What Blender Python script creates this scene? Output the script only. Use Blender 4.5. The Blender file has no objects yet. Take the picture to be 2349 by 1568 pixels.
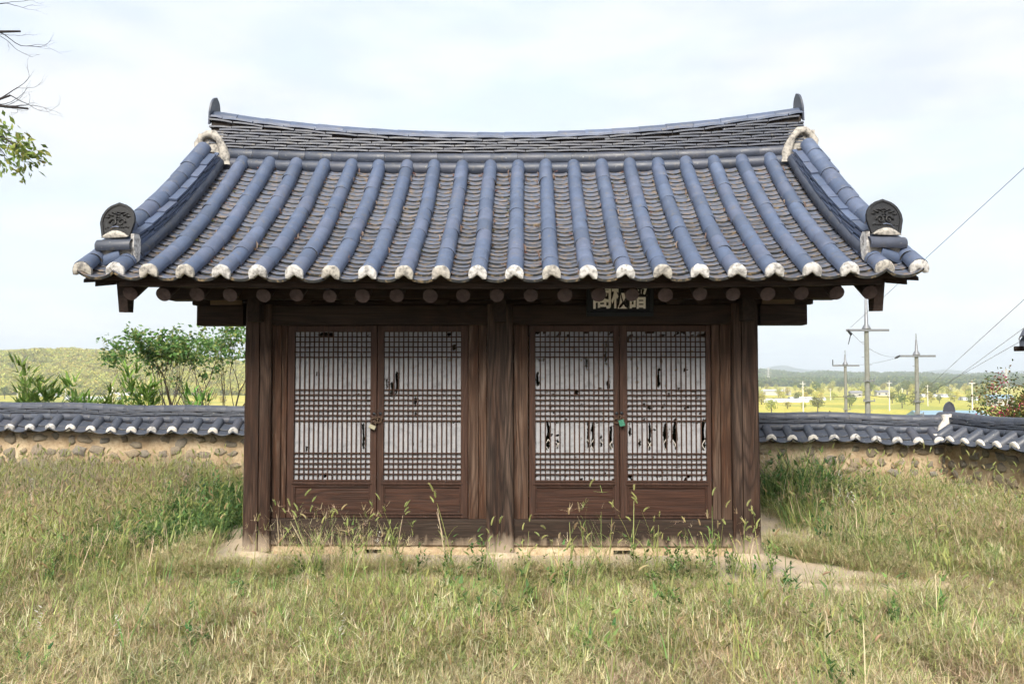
import bpy, math, random
import numpy as np
from mathutils import Vector, Matrix, Euler
R = math.radians
random.seed(7); rng = np.random.default_rng(7)
S = bpy.context.scene
C = S.collection

# ------------------------------------------------------------------ camera
CAM = Vector((0.271, -7.742, 1.615))
PITCH, YAW, FPX = R(2.40), R(1.196), 1875.8          # focal length in pixels of a 2349 px wide frame
cam = bpy.data.cameras.new('camera'); cam.sensor_width = 36; cam.lens = 36 * FPX / 2349
cam.clip_start = 0.05; cam.clip_end = 20000
co = bpy.data.objects.new('camera', cam); C.objects.link(co)
co.location = CAM; co.rotation_euler = (R(90) + PITCH, 0, YAW)
S.camera = co
ROT = Euler((R(90) + PITCH, 0, YAW)).to_matrix()
def P(px, py, depth):
    """point seen at (px, py) of the 2349x1568 frame, DEPTH metres ahead along +y"""
    d = ROT @ Vector(((px - 1174.5) / FPX, -(py - 784) / FPX, -1))
    return CAM + d * (depth / d.y)
ROTn = np.array(ROT)
def project(p):
    q = (np.asarray(p, float) - np.array(CAM)) @ ROTn
    dz = np.maximum(-q[..., 2], 1e-4)
    return 1174.5 + FPX * q[..., 0] / dz, 784 - FPX * q[..., 1] / dz, -q[..., 2]

# ------------------------------------------------------------------ sky, sun, exposure
SUN_EL = R(40); SUN_AZ = R(190)          # azimuth clockwise from +y: behind the camera
sdir = Vector((math.sin(SUN_AZ) * math.cos(SUN_EL), math.cos(SUN_AZ) * math.cos(SUN_EL), math.sin(SUN_EL)))
W = bpy.data.worlds.new('World'); S.world = W; W.use_nodes = True
nt = W.node_tree; nt.nodes.clear()
def wn(t): return nt.nodes.new(t)
sky = wn('ShaderNodeTexSky'); sky.sky_type = 'NISHITA'; sky.sun_disc = False
sky.sun_elevation = SUN_EL; sky.sun_rotation = SUN_AZ; sky.air_density = 1.0; sky.dust_density = 2.0; sky.ozone_density = 1.0
tc = wn('ShaderNodeTexCoord')
mp = wn('ShaderNodeMapping'); mp.inputs['Scale'].default_value = (1.0, 1.0, 3.2)
nz = wn('ShaderNodeTexNoise'); nz.inputs['Scale'].default_value = 2.6; nz.inputs['Detail'].default_value = 9; nz.inputs['Roughness'].default_value = .58
rp = wn('ShaderNodeValToRGB'); rp.color_ramp.elements[0].position = .36; rp.color_ramp.elements[1].position = .60
rp.color_ramp.elements[0].color = (.84, .84, .84, 1); rp.color_ramp.elements[1].color = (.97, .97, .97, 1)
nz2 = wn('ShaderNodeTexNoise'); nz2.inputs['Scale'].default_value = 5.5; nz2.inputs['Detail'].default_value = 8
rp2 = wn('ShaderNodeValToRGB'); rp2.color_ramp.elements[0].position = .40; rp2.color_ramp.elements[1].position = .62
rp2.color_ramp.elements[0].color = (1.68, 1.78, 1.92, 1); rp2.color_ramp.elements[1].color = (1.98, 2.01, 2.05, 1)
mx = wn('ShaderNodeMix'); mx.data_type = 'RGBA'
bg = wn('ShaderNodeBackground'); bg.inputs['Strength'].default_value = .10
ow = wn('ShaderNodeOutputWorld')
L = nt.links.new
L(tc.outputs['Generated'], mp.inputs['Vector']); L(mp.outputs[0], nz.inputs['Vector']); L(mp.outputs[0], nz2.inputs['Vector'])
L(nz.outputs['Fac'], rp.inputs[0]); L(nz2.outputs['Fac'], rp2.inputs[0])
sxyz = wn('ShaderNodeSeparateXYZ'); L(tc.outputs['Generated'], sxyz.inputs[0])
rp3 = wn('ShaderNodeValToRGB'); rp3.color_ramp.elements[0].position = .0; rp3.color_ramp.elements[1].position = .42; rp3.color_ramp.elements[0].color = (.9, .9, .9, 1); rp3.color_ramp.elements[1].color = (0, 0, 0, 1)
L(sxyz.outputs[2], rp3.inputs[0]); vm = wn('ShaderNodeMath'); vm.operation = 'MAXIMUM'; L(rp.outputs[0], vm.inputs[0]); L(rp3.outputs[0], vm.inputs[1]); L(vm.outputs[0], mx.inputs['Factor']); L(sky.outputs[0], mx.inputs[6]); L(rp2.outputs[0], mx.inputs[7])
L(mx.outputs[2], bg.inputs['Color']); L(bg.outputs[0], ow.inputs['Surface'])

sl = bpy.data.lights.new('sun', 'SUN'); sl.energy = 1.5; sl.angle = R(26); sl.color = (1, .92, .80)
so = bpy.data.objects.new('sun', sl); C.objects.link(so)
so.rotation_euler = sdir.to_track_quat('Z', 'Y').to_euler()
vs = S.view_settings
vs.view_transform = 'Standard'; vs.look = 'None'; vs.exposure = 2.35; vs.gamma = 1; vs.use_curve_mapping = False
S.render.film_transparent = False
S.cycles.max_bounces = 4; S.cycles.diffuse_bounces = 3; S.cycles.glossy_bounces = 2
S.cycles.use_adaptive_sampling = True; S.cycles.adaptive_threshold = .03; S.cycles.adaptive_min_samples = 24
S.cycles.transmission_bounces = 4; S.cycles.transparent_max_bounces = 8; S.cycles.volume_bounces = 0
S.cycles.sample_clamp_indirect = 6

# ------------------------------------------------------------------ object helpers
def tag(o, label=None, cat=None, group=None, kind=None):
    if label: o['label'] = label
    if cat: o['category'] = cat
    if group: o['group'] = group
    if kind: o['kind'] = kind
    return o
def empty(name, loc=(0, 0, 0), parent=None):
    o = bpy.data.objects.new(name, None); C.objects.link(o); o.location = loc; o.parent = parent
    o.empty_display_size = .2
    return o
def link(name, me, parent=None, M=None):
    o = bpy.data.objects.new(name, me); C.objects.link(o); o.parent = parent
    if M is not None: o.matrix_basis = M
    return o
class MB:
    """collects verts / faces for ONE mesh"""
    def __init__(s): s.v = []; s.f = []; s.mi = []; s.cur = 0; s.col = []; s.curcol = None
    def add(s, vs, fs):
        b = len(s.v); s.v.extend(tuple(v) for v in vs); s.f.extend(tuple(i + b for i in f) for f in fs)
        s.mi.extend([s.cur] * len(fs))
        if s.curcol is not None: s.col.extend([s.curcol] * len(vs))
    def box(s, a, b):
        x0, y0, z0 = a; x1, y1, z1 = b
        s.add([(x0, y0, z0), (x1, y0, z0), (x1, y1, z0), (x0, y1, z0), (x0, y0, z1), (x1, y0, z1), (x1, y1, z1), (x0, y1, z1)],
              [(3, 2, 1, 0), (4, 5, 6, 7), (0, 1, 5, 4), (1, 2, 6, 5), (2, 3, 7, 6), (3, 0, 4, 7)])
    def cbox(s, a, b, c=.008):
        """box with chamfered long edges (length along its longest side)"""
        d = [b[i] - a[i] for i in range(3)]; k = d.index(max(d)); i, j = [q for q in range(3) if q != k]
        def ring(t):
            o = []
            for (u, v) in ((a[i] + c, a[j]), (b[i] - c, a[j]), (b[i], a[j] + c), (b[i], b[j] - c), (b[i] - c, b[j]), (a[i] + c, b[j]), (a[i], b[j] - c), (a[i], a[j] + c)):
                p = [0, 0, 0]; p[i] = u; p[j] = v; p[k] = t; o.append(tuple(p))
            return o
        A = ring(a[k]) + ring(b[k]); n = 8
        fs = [(q, (q + 1) % n, n + (q + 1) % n, n + q) for q in range(n)] + [tuple(range(n))[::-1], tuple(range(n, 2 * n))]
        if k == 1: fs = [f[::-1] for f in fs]
        s.add(A, fs)
    def tube(s, pts, rad, n=8, cap=True):
        pts = [Vector(p) for p in pts]; m = len(pts)
        if not hasattr(rad, '__len__'): rad = [rad] * m
        vs = []; up = None
        for i in range(m):
            t = (pts[min(i + 1, m - 1)] - pts[max(i - 1, 0)]).normalized()
            if up is None:
                up = t.orthogonal().normalized()
            up = (up - t * up.dot(t)).normalized(); w = t.cross(up)
            for k in range(n):
                a = 2 * math.pi * k / n
                vs.append(pts[i] + (up * math.cos(a) + w * math.sin(a)) * rad[i])
        fs = []
        for i in range(m - 1):
            for k in range(n):
                fs.append((i * n + k, i * n + (k + 1) % n, (i + 1) * n + (k + 1) % n, (i + 1) * n + k))
        if cap: fs += [tuple(range(n))[::-1], tuple(range((m - 1) * n, m * n))]
        s.add(vs, fs)
    def prism(s, poly, d):
        """polygon (list of 3-vectors) pushed along d"""
        d = Vector(d); n = len(poly); a = [Vector(p) for p in poly]
        s.add(a + [p + d for p in a], [tuple(range(n))[::-1], tuple(range(n, 2 * n))] + [(i, (i + 1) % n, n + (i + 1) % n, n + i) for i in range(n)])
    def mesh(s, name, mats, smooth=False, angle=None):
        me = bpy.data.meshes.new(name); me.from_pydata(s.v, [], s.f); me.update()
        for m in (mats if isinstance(mats, (list, tuple)) else [mats]): me.materials.append(m)
        if any(s.mi): me.polygons.foreach_set('material_index', s.mi)
        if smooth: me.polygons.foreach_set('use_smooth', [True] * len(s.f))
        if smooth and angle: me.set_sharp_from_angle(angle=R(angle))
        if s.col and len(s.col) == len(s.v):
            ca = me.color_attributes.new('Col', 'FLOAT_COLOR', 'POINT')
            ca.data.foreach_set('color', np.array([(*c, 1) for c in s.col], np.float32).ravel())
        return me
    def build(s, name, mats, parent=None, smooth=False, angle=None, M=None):
        return link(name, s.mesh(name, mats, smooth, angle), parent, M)
def frame(o, x, y, z):
    M = Matrix.Identity(4)
    for i, a in enumerate((x, y, z)):
        for k in range(3): M[k][i] = a[k]
    for k in range(3): M[k][3] = o[k]
    return M
def jit(a): return random.uniform(-a, a)
def sstep(a, b, x):
    t = np.clip((x - a) / (b - a), 0, 1); return t * t * (3 - 2 * t)
def lattice_noise(x, y, seed=0):
    """cheap smooth value noise, arrays"""
    x = np.asarray(x, float); y = np.asarray(y, float)
    xi = np.floor(x); yi = np.floor(y); fx = x - xi; fy = y - yi
    fx = fx * fx * (3 - 2 * fx); fy = fy * fy * (3 - 2 * fy)
    def h(a, b):
        n = np.sin(a * 127.1 + b * 311.7 + seed * 74.7) * 43758.5453
        return n - np.floor(n)
    return (h(xi, yi) * (1 - fx) + h(xi + 1, yi) * fx) * (1 - fy) + (h(xi, yi + 1) * (1 - fx) + h(xi + 1, yi + 1) * fx) * fy
def fbm(x, y, seed=0, o=4):
    v = 0; a = .5; t = 0
    for k in range(o):
        v = v + a * lattice_noise(x * 2 ** k, y * 2 ** k, seed + k * 3); t += a; a *= .5
    return v / t

# ------------------------------------------------------------------ materials
class NT:
    def __init__(s, name):
        s.m = bpy.data.materials.new(name); s.m.use_nodes = True; s.t = s.m.node_tree; s.t.nodes.clear()
        s.out = s.n('ShaderNodeOutputMaterial')
    def n(s, t, **kw):
        o = s.t.nodes.new(t)
        for k, v in kw.items(): setattr(o, k, v)
        return o
    def l(s, a, b): s.t.links.new(a, b)
    def coords(s, kind='Object', scale=(1, 1, 1), rnd=0.0):
        c = s.n('ShaderNodeTexCoord'); m = s.n('ShaderNodeMapping'); m.inputs['Scale'].default_value = scale
        s.l(c.outputs[kind], m.inputs['Vector'])
        if rnd:
            oi = s.n('ShaderNodeObjectInfo'); mu = s.n('ShaderNodeMath', operation='MULTIPLY'); mu.inputs[1].default_value = rnd
            s.l(oi.outputs['Random'], mu.inputs[0]); cb = s.n('ShaderNodeCombineXYZ')
            for k in range(3): s.l(mu.outputs[0], cb.inputs[k])
            s.l(cb.outputs[0], m.inputs['Location'])
        return m.outputs[0]
    def noise(s, vec, scale, detail=5, rough=.55, dist=0):
        o = s.n('ShaderNodeTexNoise'); o.inputs['Scale'].default_value = scale; o.inputs['Detail'].default_value = detail
        o.inputs['Roughness'].default_value = rough; o.inputs['Distortion'].default_value = dist
        if vec is not None: s.l(vec, o.inputs['Vector'])
        return o.outputs['Fac']
    def ramp(s, fac, stops):
        r = s.n('ShaderNodeValToRGB'); e = r.color_ramp.elements
        while len(e) < len(stops): e.new(.5)
        for i, (p, c) in enumerate(stops):
            e[i].position = p; e[i].color = (*c, 1) if hasattr(c, '__len__') else (c, c, c, 1)
        s.l(fac, r.inputs[0]); return r.outputs[0]
    def mix(s, fac, a, b, mode='MIX'):
        o = s.n('ShaderNodeMix', data_type='RGBA', blend_type=mode)
        for sock, v in ((o.inputs['Factor'], fac), (o.inputs[6], a), (o.inputs[7], b)):
            if isinstance(v, (int, float)): sock.default_value = v
            elif isinstance(v, tuple): sock.default_value = (*v, 1)
            else: s.l(v, sock)
        return o.outputs[2]
    def math(s, op, a, b=None):
        o = s.n('ShaderNodeMath', operation=op)
        for k, v in enumerate((a, b)):
            if v is None: continue
            if isinstance(v, (int, float)): o.inputs[k].default_value = v
            else: s.l(v, o.inputs[k])
        return o.outputs[0]
    def objrand(s): return s.n('ShaderNodeObjectInfo').outputs['Random']
    def bump(s, h, strength=.3, dist=.01):
        b = s.n('ShaderNodeBump'); b.inputs['Strength'].default_value = strength; b.inputs['Distance'].default_value = dist
        s.l(h, b.inputs['Height']); return b.outputs[0]
    def principled(s, color, rough=.8, spec=.3, normal=None, metal=0):
        p = s.n('ShaderNodeBsdfPrincipled')
        if isinstance(color, tuple): p.inputs['Base Color'].default_value = (*color, 1)
        else: s.l(color, p.inputs['Base Color'])
        if isinstance(rough, (int, float)): p.inputs['Roughness'].default_value = rough
        else: s.l(rough, p.inputs['Roughness'])
        p.inputs['Specular IOR Level'].default_value = spec; p.inputs['Metallic'].default_value = metal
        if normal is not None: s.l(normal, p.inputs['Normal'])
        s.l(p.outputs[0], s.out.inputs['Surface']); return p
def sepz(n, out=2):
    g = n.n('ShaderNodeNewGeometry'); x = n.n('ShaderNodeSeparateXYZ'); n.l(g.outputs['Position'], x.inputs[0]); return x.outputs[out]

def wood_mat(name, dark, light, red, axis=2, bleach=None, rough=.82):
    n = NT(name)
    sc = [16, 16, 16]; sc[axis] = .9
    v = n.coords('Object', tuple(sc), 17.0)
    f1 = n.noise(v, 2.2, 8, .65, .9)
    sc2 = [60, 60, 60]; sc2[axis] = 1.6
    v2 = n.coords('Object', tuple(sc2), 9.0)
    f2 = n.noise(v2, 2.0, 4, .6)
    sc3 = [6.5, 6.5, 6.5]; sc3[axis] = .8
    v3 = n.coords('Object', tuple(sc3), 31.0)
    vf = n.coords('Object', tuple(q * .62 for q in sc3), 31.0)
    field = n.noise(vf, 1.0, 2, .4)                    # contour lines of a stretched field read as flat-sawn grain
    grain = n.math('PINGPONG', n.math('MULTIPLY', field, 26.0), 1.0)
    c = n.ramp(f1, [(.30, dark), (.52, red), (.72, light)])
    big = n.noise(v3, .9, 3)
    c = n.mix(n.ramp(big, [(.44, 0.0), (.64, .80)]), c, light)
    c = n.mix(n.ramp(grain, [(.0, .0), (.5, .18), (1, .75)]), c, dark)
    c = n.mix(n.ramp(f2, [(.42, .55), (.56, 0.0)]), c, tuple(q * .35 for q in dark))
    r = n.objrand(); c = n.mix(n.math('MULTIPLY', r, .28), c, red)
    if bleach:                                     # soil splashed on and bleached into the foot of the timber
        z = sepz(n); vb = n.coords('Object', (14, 14, 5)); nb = n.noise(vb, 1.2, 5)
        zz = n.math('ADD', z, n.math('MULTIPLY', nb, -.30))
        k = n.ramp(n.math('ADD', n.math('MULTIPLY', zz, 1.0), .5), [(.38 + bleach[0], .88), (.52 + bleach[0], 0.0)])
        c = n.mix(k, c, bleach[1])
    h = n.math('ADD', n.math('MULTIPLY', grain, -.5), f2)
    n.principled(c, rough, .25, n.bump(h, .55, .006)); return n.m
def K(c, k=.58): return tuple(q * k for q in c)
WD = K((.022, .013, .009))
M_col = wood_mat('weathered_column_wood', (.0065, .0042, .0034), (.088, .060, .046), (.043, .0205, .0122), 2, (.0, (.30, .245, .185)))
M_jamb = wood_mat('weathered_jamb_wood', (.020, .0105, .007), (.150, .110, .085), (.066, .029, .0150), 2)
M_door = wood_mat('brown_door_wood', (.026, .0125, .0085), (.064, .034, .023), (.053, .0245, .016), 2, None, .65)
M_panel = wood_mat('brown_panel_wood', (.019, .0085, .0055), (.056, .0255, .016), (.047, .0185, .0105), 0, None, .6)
M_sill = wood_mat('grey_sill_wood', (.016, .0115, .0085), (.062, .046, .036), (.034, .0205, .0145), 0, (-.055, (.33, .26, .185)))
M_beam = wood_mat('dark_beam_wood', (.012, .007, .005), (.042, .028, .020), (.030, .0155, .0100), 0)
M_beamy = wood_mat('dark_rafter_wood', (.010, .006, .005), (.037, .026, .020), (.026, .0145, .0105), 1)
def endgrain():
    n = NT('rafter_end_grain')
    v = n.coords('Object', (1, 1, 1), 0)
    wv = n.n('ShaderNodeTexWave', wave_type='RINGS', rings_direction='Y'); wv.inputs['Scale'].default_value = 28; wv.inputs['Distortion'].default_value = 3
    n.l(v, wv.inputs['Vector'])
    c = n.ramp(wv.outputs['Fac'], [(0, (.042, .029, .027)), (1, (.075, .054, .050))])
    c = n.mix(n.ramp(n.noise(v, 25, 5), [(.35, .7), (.6, 0.0)]), c, (.022, .016, .015))
    n.principled(c, .9, .15, n.bump(wv.outputs['Fac'], .3, .003)); return n.m
M_end = endgrain()

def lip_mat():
    n = NT('shade_painted_tile_edge'); v = n.coords('Object', (1, 1, 1), 29.0); a = n.noise(v, 17, 5, .7)
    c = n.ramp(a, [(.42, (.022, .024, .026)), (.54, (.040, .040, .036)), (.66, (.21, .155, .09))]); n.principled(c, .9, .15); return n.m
M_lip = lip_mat()  # dark tones paint gap shade onto lips and joint ends; tan patches are dirt
def tile_mat(name, base, dirt=True, lich=.5):
    n = NT(name); v = n.coords('Object', (1, 1, 1), 23.0)
    a = n.noise(v, 9, 6); b = n.noise(v, 70, 3)
    r = n.objrand()
    c = n.ramp(r, [(0, tuple(q * .78 for q in base)), (.3, (base[0] * .92, base[1] * .95, base[2] * 1.0)), (.55, base), (.78, (base[0] * 1.16, base[1] * 1.04, base[2] * 1.0)), (1, tuple(q * 1.20 for q in base))])
    c = n.mix(n.ramp(a, [(.38, .45), (.62, 0.0)]), c, tuple(q * .62 for q in base))
    c = n.mix(n.ramp(b, [(.30, .30), (.5, 0.0)]), c, (.05, .05, .055))
    if dirt:
        d = n.noise(v, 16, 6, .7)
        c = n.mix(n.ramp(d, [(.56, 0.0), (.70, .55)]), c, (.13, .115, .085))
    if lich:
        d = n.noise(v, 42, 4, .6)
        c = n.mix(n.ramp(d, [(.66, 0.0), (.72, lich)]), c, (.42, .44, .40))
    n.principled(c, n.ramp(a, [(.3, .42), (.7, .60)]), .5, n.bump(b, .12, .004)); return n.m
TB = (.076, .104, .172)
M_tile = tile_mat('blue_grey_roof_tile', TB, True, .25)
M_tiled = tile_mat('dark_ridge_tile', (.048, .060, .090), True, .45)
M_tilew = tile_mat('wall_cap_tile', (.050, .060, .084), True, .7)
def pan_mat():
    n = NT('pan_tile_with_dirt'); v = n.coords('Object', (1, 1, 1), 23.0)
    a = n.noise(v, 11, 6); r = n.objrand()
    c = n.ramp(r, [(0, (.060, .074, .108)), (1, (.100, .122, .178))])
    c = n.mix(n.ramp(a, [(.42, .5), (.6, 0.0)]), c, (.06, .06, .062))
    g = n.n('ShaderNodeNewGeometry'); sx = n.n('ShaderNodeSeparateXYZ'); n.l(g.outputs['Normal'], sx.inputs[0])
    k = n.ramp(n.noise(v, 19, 6, .7), [(.50, 0.0), (.64, .8)])            # soil and old leaves lodged on the tiles
    c = n.mix(k, c, (.20, .145, .095))
    n.principled(c, .62, .35, n.bump(a, .2, .006)); return n.m
M_pan = pan_mat()
def plaster_mat(name='lime_plaster', base=(.52, .515, .51), st=.9):
    n = NT(name); v = n.coords('Object', (1, 1, 1), 41.0)
    a = n.noise(v, 22, 7, .7); sx = n.coords('Object', (40, 40, 9), 11.0); b = n.noise(sx, 1, 5, .7)
    c = n.mix(n.ramp(a, [(.38, st), (.56, 0.0)]), base, (.15, .145, .14))
    c = n.mix(n.ramp(b, [(.60, 0.0), (.74, st * .7)]), c, (.30, .29, .27))
    n.principled(c, .92, .1, n.bump(a, .5, .008)); return n.m
M_plaster = plaster_mat(); M_plasterw = plaster_mat('fresh_lime_plaster', (.66, .63, .58), .35)
M_plasterd = plaster_mat('lichen_stained_plaster', (.40, .38, .345), 1.0)
def simple(name, col, rough=.8, var=.25, scale=8, metal=0, spec=.3, bump=.2):
    n = NT(name); v = n.coords('Object', (1, 1, 1), 13.0); a = n.noise(v, scale, 6)
    c = n.mix(n.ramp(a, [(.35, var * 2 if var < .5 else 1.0), (.62, 0.0)]), col, tuple(q * .55 for q in col))
    n.principled(c, rough, spec, n.bump(a, bump, .006), metal); return n.m
M_dark = simple('dark_interior_wood', (.03, .024, .02))
def mud_mat():
    n = NT('ochre_mud_plaster'); v = n.coords('Object', (1, 1, 1)); a = n.noise(v, 3.1, 7, .65); b = n.noise(v, 26, 6, .7)
    c = n.ramp(a, [(.30, (.30, .215, .135)), (.48, (.42, .325, .215)), (.68, (.53, .435, .305))])
    c = n.mix(n.ramp(b, [(.36, .6), (.52, 0.0)]), c, (.25, .17, .10))
    n.principled(c, .95, .1, n.bump(n.math('ADD', a, b), .7, .02)); return n.m
M_mud = mud_mat()
def stone_mat():
    n = NT('field_stone'); v = n.coords('Object', (1, 1, 1), 57.0); a = n.noise(v, 9, 7, .65); r = n.objrand()
    c = n.ramp(r, [(0, (.22, .20, .165)), (.35, (.28, .24, .185)), (.7, (.36, .29, .20)), (1, (.24, .23, .21))])
    c = n.mix(n.ramp(a, [(.36, .7), (.6, 0.0)]), c, (.12, .105, .085))
    c = n.mix(n.ramp(n.noise(v, 22, 5), [(.58, 0.0), (.72, .5)]), c, (.33, .25, .16))
    n.principled(c, .9, .2, n.bump(a, .7, .015)); return n.m
M_stone = stone_mat()
def paper_mat():
    n = NT('old_door_paper'); v = n.coords('Object', (1, 1, 1), 0); a = n.noise(v, 14, 6, .6); b = n.noise(v, 120, 3)
    c = n.ramp(a, [(.30, (.19, .195, .21)), (.5, (.275, .282, .305)), (.8, (.315, .315, .325))])
    c = n.mix(n.ramp(n.noise(v, 33, 5, .7), [(.66, 0.0), (.74, .6)]), c, (.36, .31, .25))
    d = n.n('ShaderNodeBsdfDiffuse'); n.l(c, d.inputs[0]); n.l(n.bump(b, .2, .002), d.inputs['Normal'])
    n.l(d.outputs[0], n.out.inputs['Surface']); return n.m
M_paper = paper_mat()
def plinth_mat():
    n = NT('sandy_plinth'); v = n.coords('Object', (1, 1, 1)); a = n.noise(v, 1.6, 7, .6); b = n.noise(v, 40, 5, .7)
    c = n.ramp(a, [(.32, (.30, .27, .235)), (.5, (.40, .335, .255)), (.68, (.46, .375, .275))])
    c = n.mix(n.ramp(b, [(.34, .35), (.5, 0.0)]), c, (.21, .175, .14))
    n.principled(c, .95, .1, n.bump(b, .35, .008)); return n.m
M_plinth = plinth_mat()
def leaf_mat(name, tint=(1, 1, 1), var=.35, trans=.35, rough=.6):
    n = NT(name); at = n.n('ShaderNodeAttribute', attribute_name='Col'); r = n.objrand()
    c = n.mix(1.0, at.outputs['Color'], tint, 'MULTIPLY')
    hs = n.n('ShaderNodeHueSaturation'); n.l(c, hs.inputs['Color'])
    n.l(n.math('ADD', n.math('MULTIPLY', r, .05), .475), hs.inputs['Hue'])
    n.l(n.math('ADD', n.math('MULTIPLY', n.math('FRACT', n.math('MULTIPLY', r, 7.31)), var), 1 - var / 2), hs.inputs['Value'])
    p = n.n('ShaderNodeBsdfPrincipled'); n.l(hs.outputs[0], p.inputs['Base Color']); p.inputs['Roughness'].default_value = rough; p.inputs['Specular IOR Level'].default_value = .25
    t = n.n('ShaderNodeBsdfTranslucent'); n.l(hs.outputs[0], t.inputs[0])
    ms = n.n('ShaderNodeMixShader'); ms.inputs[0].default_value = trans
    n.l(p.outputs[0], ms.inputs[1]); n.l(t.outputs[0], ms.inputs[2]); n.l(ms.outputs[0], n.out.inputs['Surface']); return n.m
M_grass = leaf_mat('grass_blades', var=.4, trans=.42); M_leaf = leaf_mat('tree_leaves', var=.3); M_far = leaf_mat('far_foliage', var=.5, trans=.2)
M_bark = simple('grey_brown_bark', (.085, .068, .055), .9, .4, 20, bump=.5)
M_twig = simple('dark_twig_bark', (.035, .030, .030), .9, .3, 20)
M_conc = simple('pole_concrete', (.20, .205, .19), .85, .2, 6)
M_steel = simple('galvanised_steel', (.22, .23, .25), .5, .15, 9, .6)
M_wire = simple('wire_black', (.06, .06, .065), .6, .1)
M_farpole = simple('far_pole_concrete', (.62, .60, .56), .8, .1)
M_brass = simple('worn_brass', (.30, .28, .20), .45, .15, 40, .6)
M_rust = simple('rusty_iron', (.11, .075, .052), .7, .4, 60, .5)
M_iron = simple('black_iron', (.035, .038, .045), .45, .3, 60, .6)
M_green = simple('chipped_green_paint', (.05, .19, .13), .6, .15, 70)

# ------------------------------------------------------------------ terrain
def yard_z(x, y):
    x = np.asarray(x, float); y = np.asarray(y, float)
    z = -.16 + .035 * (fbm(x * .7, y * .7, 3, 3) - .5)
    z = z + .14 * sstep(-.5, 3.4, y) * sstep(2.6, 4.2, np.abs(x))
    return z
def terrain(x, y):
    x = np.asarray(x, float); y = np.asarray(y, float)
    z = yard_z(x, y) + 0 * x
    f = sstep(5.2, 75, y); g = sstep(9, 60, np.abs(x) - 0 * y) * sstep(-60, 20, y)
    low = np.maximum(f, g * .9)
    z = z * (1 - low) + (-13.4) * low
    return z
def lines(n, near, far, c=0):
    t = np.linspace(-1, 1, n); a = 9.5
    s = np.sinh(a * t) / math.sinh(a) * far + t * near
    return s + c
gx = lines(190, 22, 9000, .3); gy = lines(190, 22, 9000, -1)
GX, GY = np.meshgrid(gx, gy); GZ = terrain(GX, GY)
n_, m_ = GX.shape
idx = np.arange(n_ * m_).reshape(n_, m_)
faces = np.stack([idx[:-1, :-1], idx[:-1, 1:], idx[1:, 1:], idx[1:, :-1]], -1).reshape(-1, 4)
def npmesh(name, V, F, mat, smooth=False, col=None):
    me = bpy.data.meshes.new(name); V = np.asarray(V, np.float32); F = np.asarray(F, np.int32); k = F.shape[1]
    me.vertices.add(len(V)); me.vertices.foreach_set('co', V.ravel())
    me.loops.add(F.size); me.loops.foreach_set('vertex_index', F.ravel())
    me.polygons.add(len(F)); me.polygons.foreach_set('loop_start', np.arange(0, F.size, k, dtype=np.int32))
    if smooth: me.polygons.foreach_set('use_smooth', np.ones(len(F), bool))
    me.update(calc_edges=True); me.validate()
    for m in (mat if isinstance(mat, list) else [mat]): me.materials.append(m)
    if col is not None:
        ca = me.color_attributes.new('Col', 'FLOAT_COLOR', 'POINT')
        c4 = np.ones((len(V), 4), np.float32); c4[:, :3] = col; ca.data.foreach_set('color', c4.ravel())
    return me
def ground_mat():
    n = NT('ground_soil_and_fields'); g = n.n('ShaderNodeNewGeometry'); pos = g.outputs['Position']
    s = n.n('ShaderNodeSeparateXYZ'); n.l(pos, s.inputs[0])
    a = n.noise(pos, 1.5, 7, .65); b = n.noise(pos, 28, 5, .7)
    soil = n.ramp(a, [(.3, (.12, .095, .068)), (.5, (.19, .155, .115)), (.7, (.27, .235, .19))])
    soil = n.mix(n.ramp(b, [(.36, .6), (.55, 0.0)]), soil, (.085, .075, .06))
    vo = n.n('ShaderNodeTexVoronoi', distance='CHEBYCHEV'); vo.inputs['Scale'].default_value = .016; n.l(pos, vo.inputs['Vector'])
    sc = n.n('ShaderNodeSeparateColor'); n.l(vo.outputs['Color'], sc.inputs[0])
    fld = n.ramp(sc.outputs[0], [(0, (.40, .38, .075)), (.4, (.52, .44, .085)), (.7, (.28, .30, .065)), (1, (.55, .44, .11))])
    fld = n.mix(n.ramp(n.noise(pos, .35, 6, .7), [(.38, .6), (.6, 0.0)]), fld, (.20, .23, .055))
    k = n.ramp(n.math('MULTIPLY', s.outputs[1], .02), [(.18, 0.0), (.5, 1.0)])
    k2 = n.ramp(n.math('MULTIPLY', s.outputs[2], .1), [(.0, 0.0), (.15, 1.0)])   # wooded slope uphill
    c = n.mix(k, soil, fld); c = n.mix(k2, c, (.055, .075, .03))
    n.principled(c, .95, .1, n.bump(b, .6, .02)); return n.m
gm = npmesh('ground', np.stack([GX, GY, GZ], -1).reshape(-1, 3), faces, ground_mat(), True)
tag(link('ground', gm), 'soil of the overgrown yard running down to the plain', kind='structure')

# ================================================================== PAVILION
pav = tag(empty('pavilion', (0, 0, 0)), 'small dark timber shrine with blue grey tiled gable roof and four paper lattice doors', 'pavilion')
# plinth (part of the setting)
pl = MB(); xs = np.linspace(-3.0, 3.65, 37); N = len(xs)
front = [-.86 - .22 * float(sstep(.6, 2.4, x)) + .05 * math.sin(x * 1.7) + jit(.03) for x in xs]
vsx = []
for i, x in enumerate(xs):
    vsx += [(x, front[i], -.30), (x, front[i] + jit(.01), -.075), (x, front[i] + .05, -.05 + jit(.008)), (x, -.3, -.045), (x, 3.1, -.045), (x, 3.1, -.3)]
fsx = [(i * 6 + k, (i + 1) * 6 + k, (i + 1) * 6 + k + 1, i * 6 + k + 1) for i in range(N - 1) for k in range(5)]
fsx += [tuple(range(6)), tuple(range((N - 1) * 6, N * 6))[::-1]]
pl.add(vsx, fsx)
tag(pl.build('plinth', M_plinth), 'low sandy earth plinth under the timber shrine', kind='structure')

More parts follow.
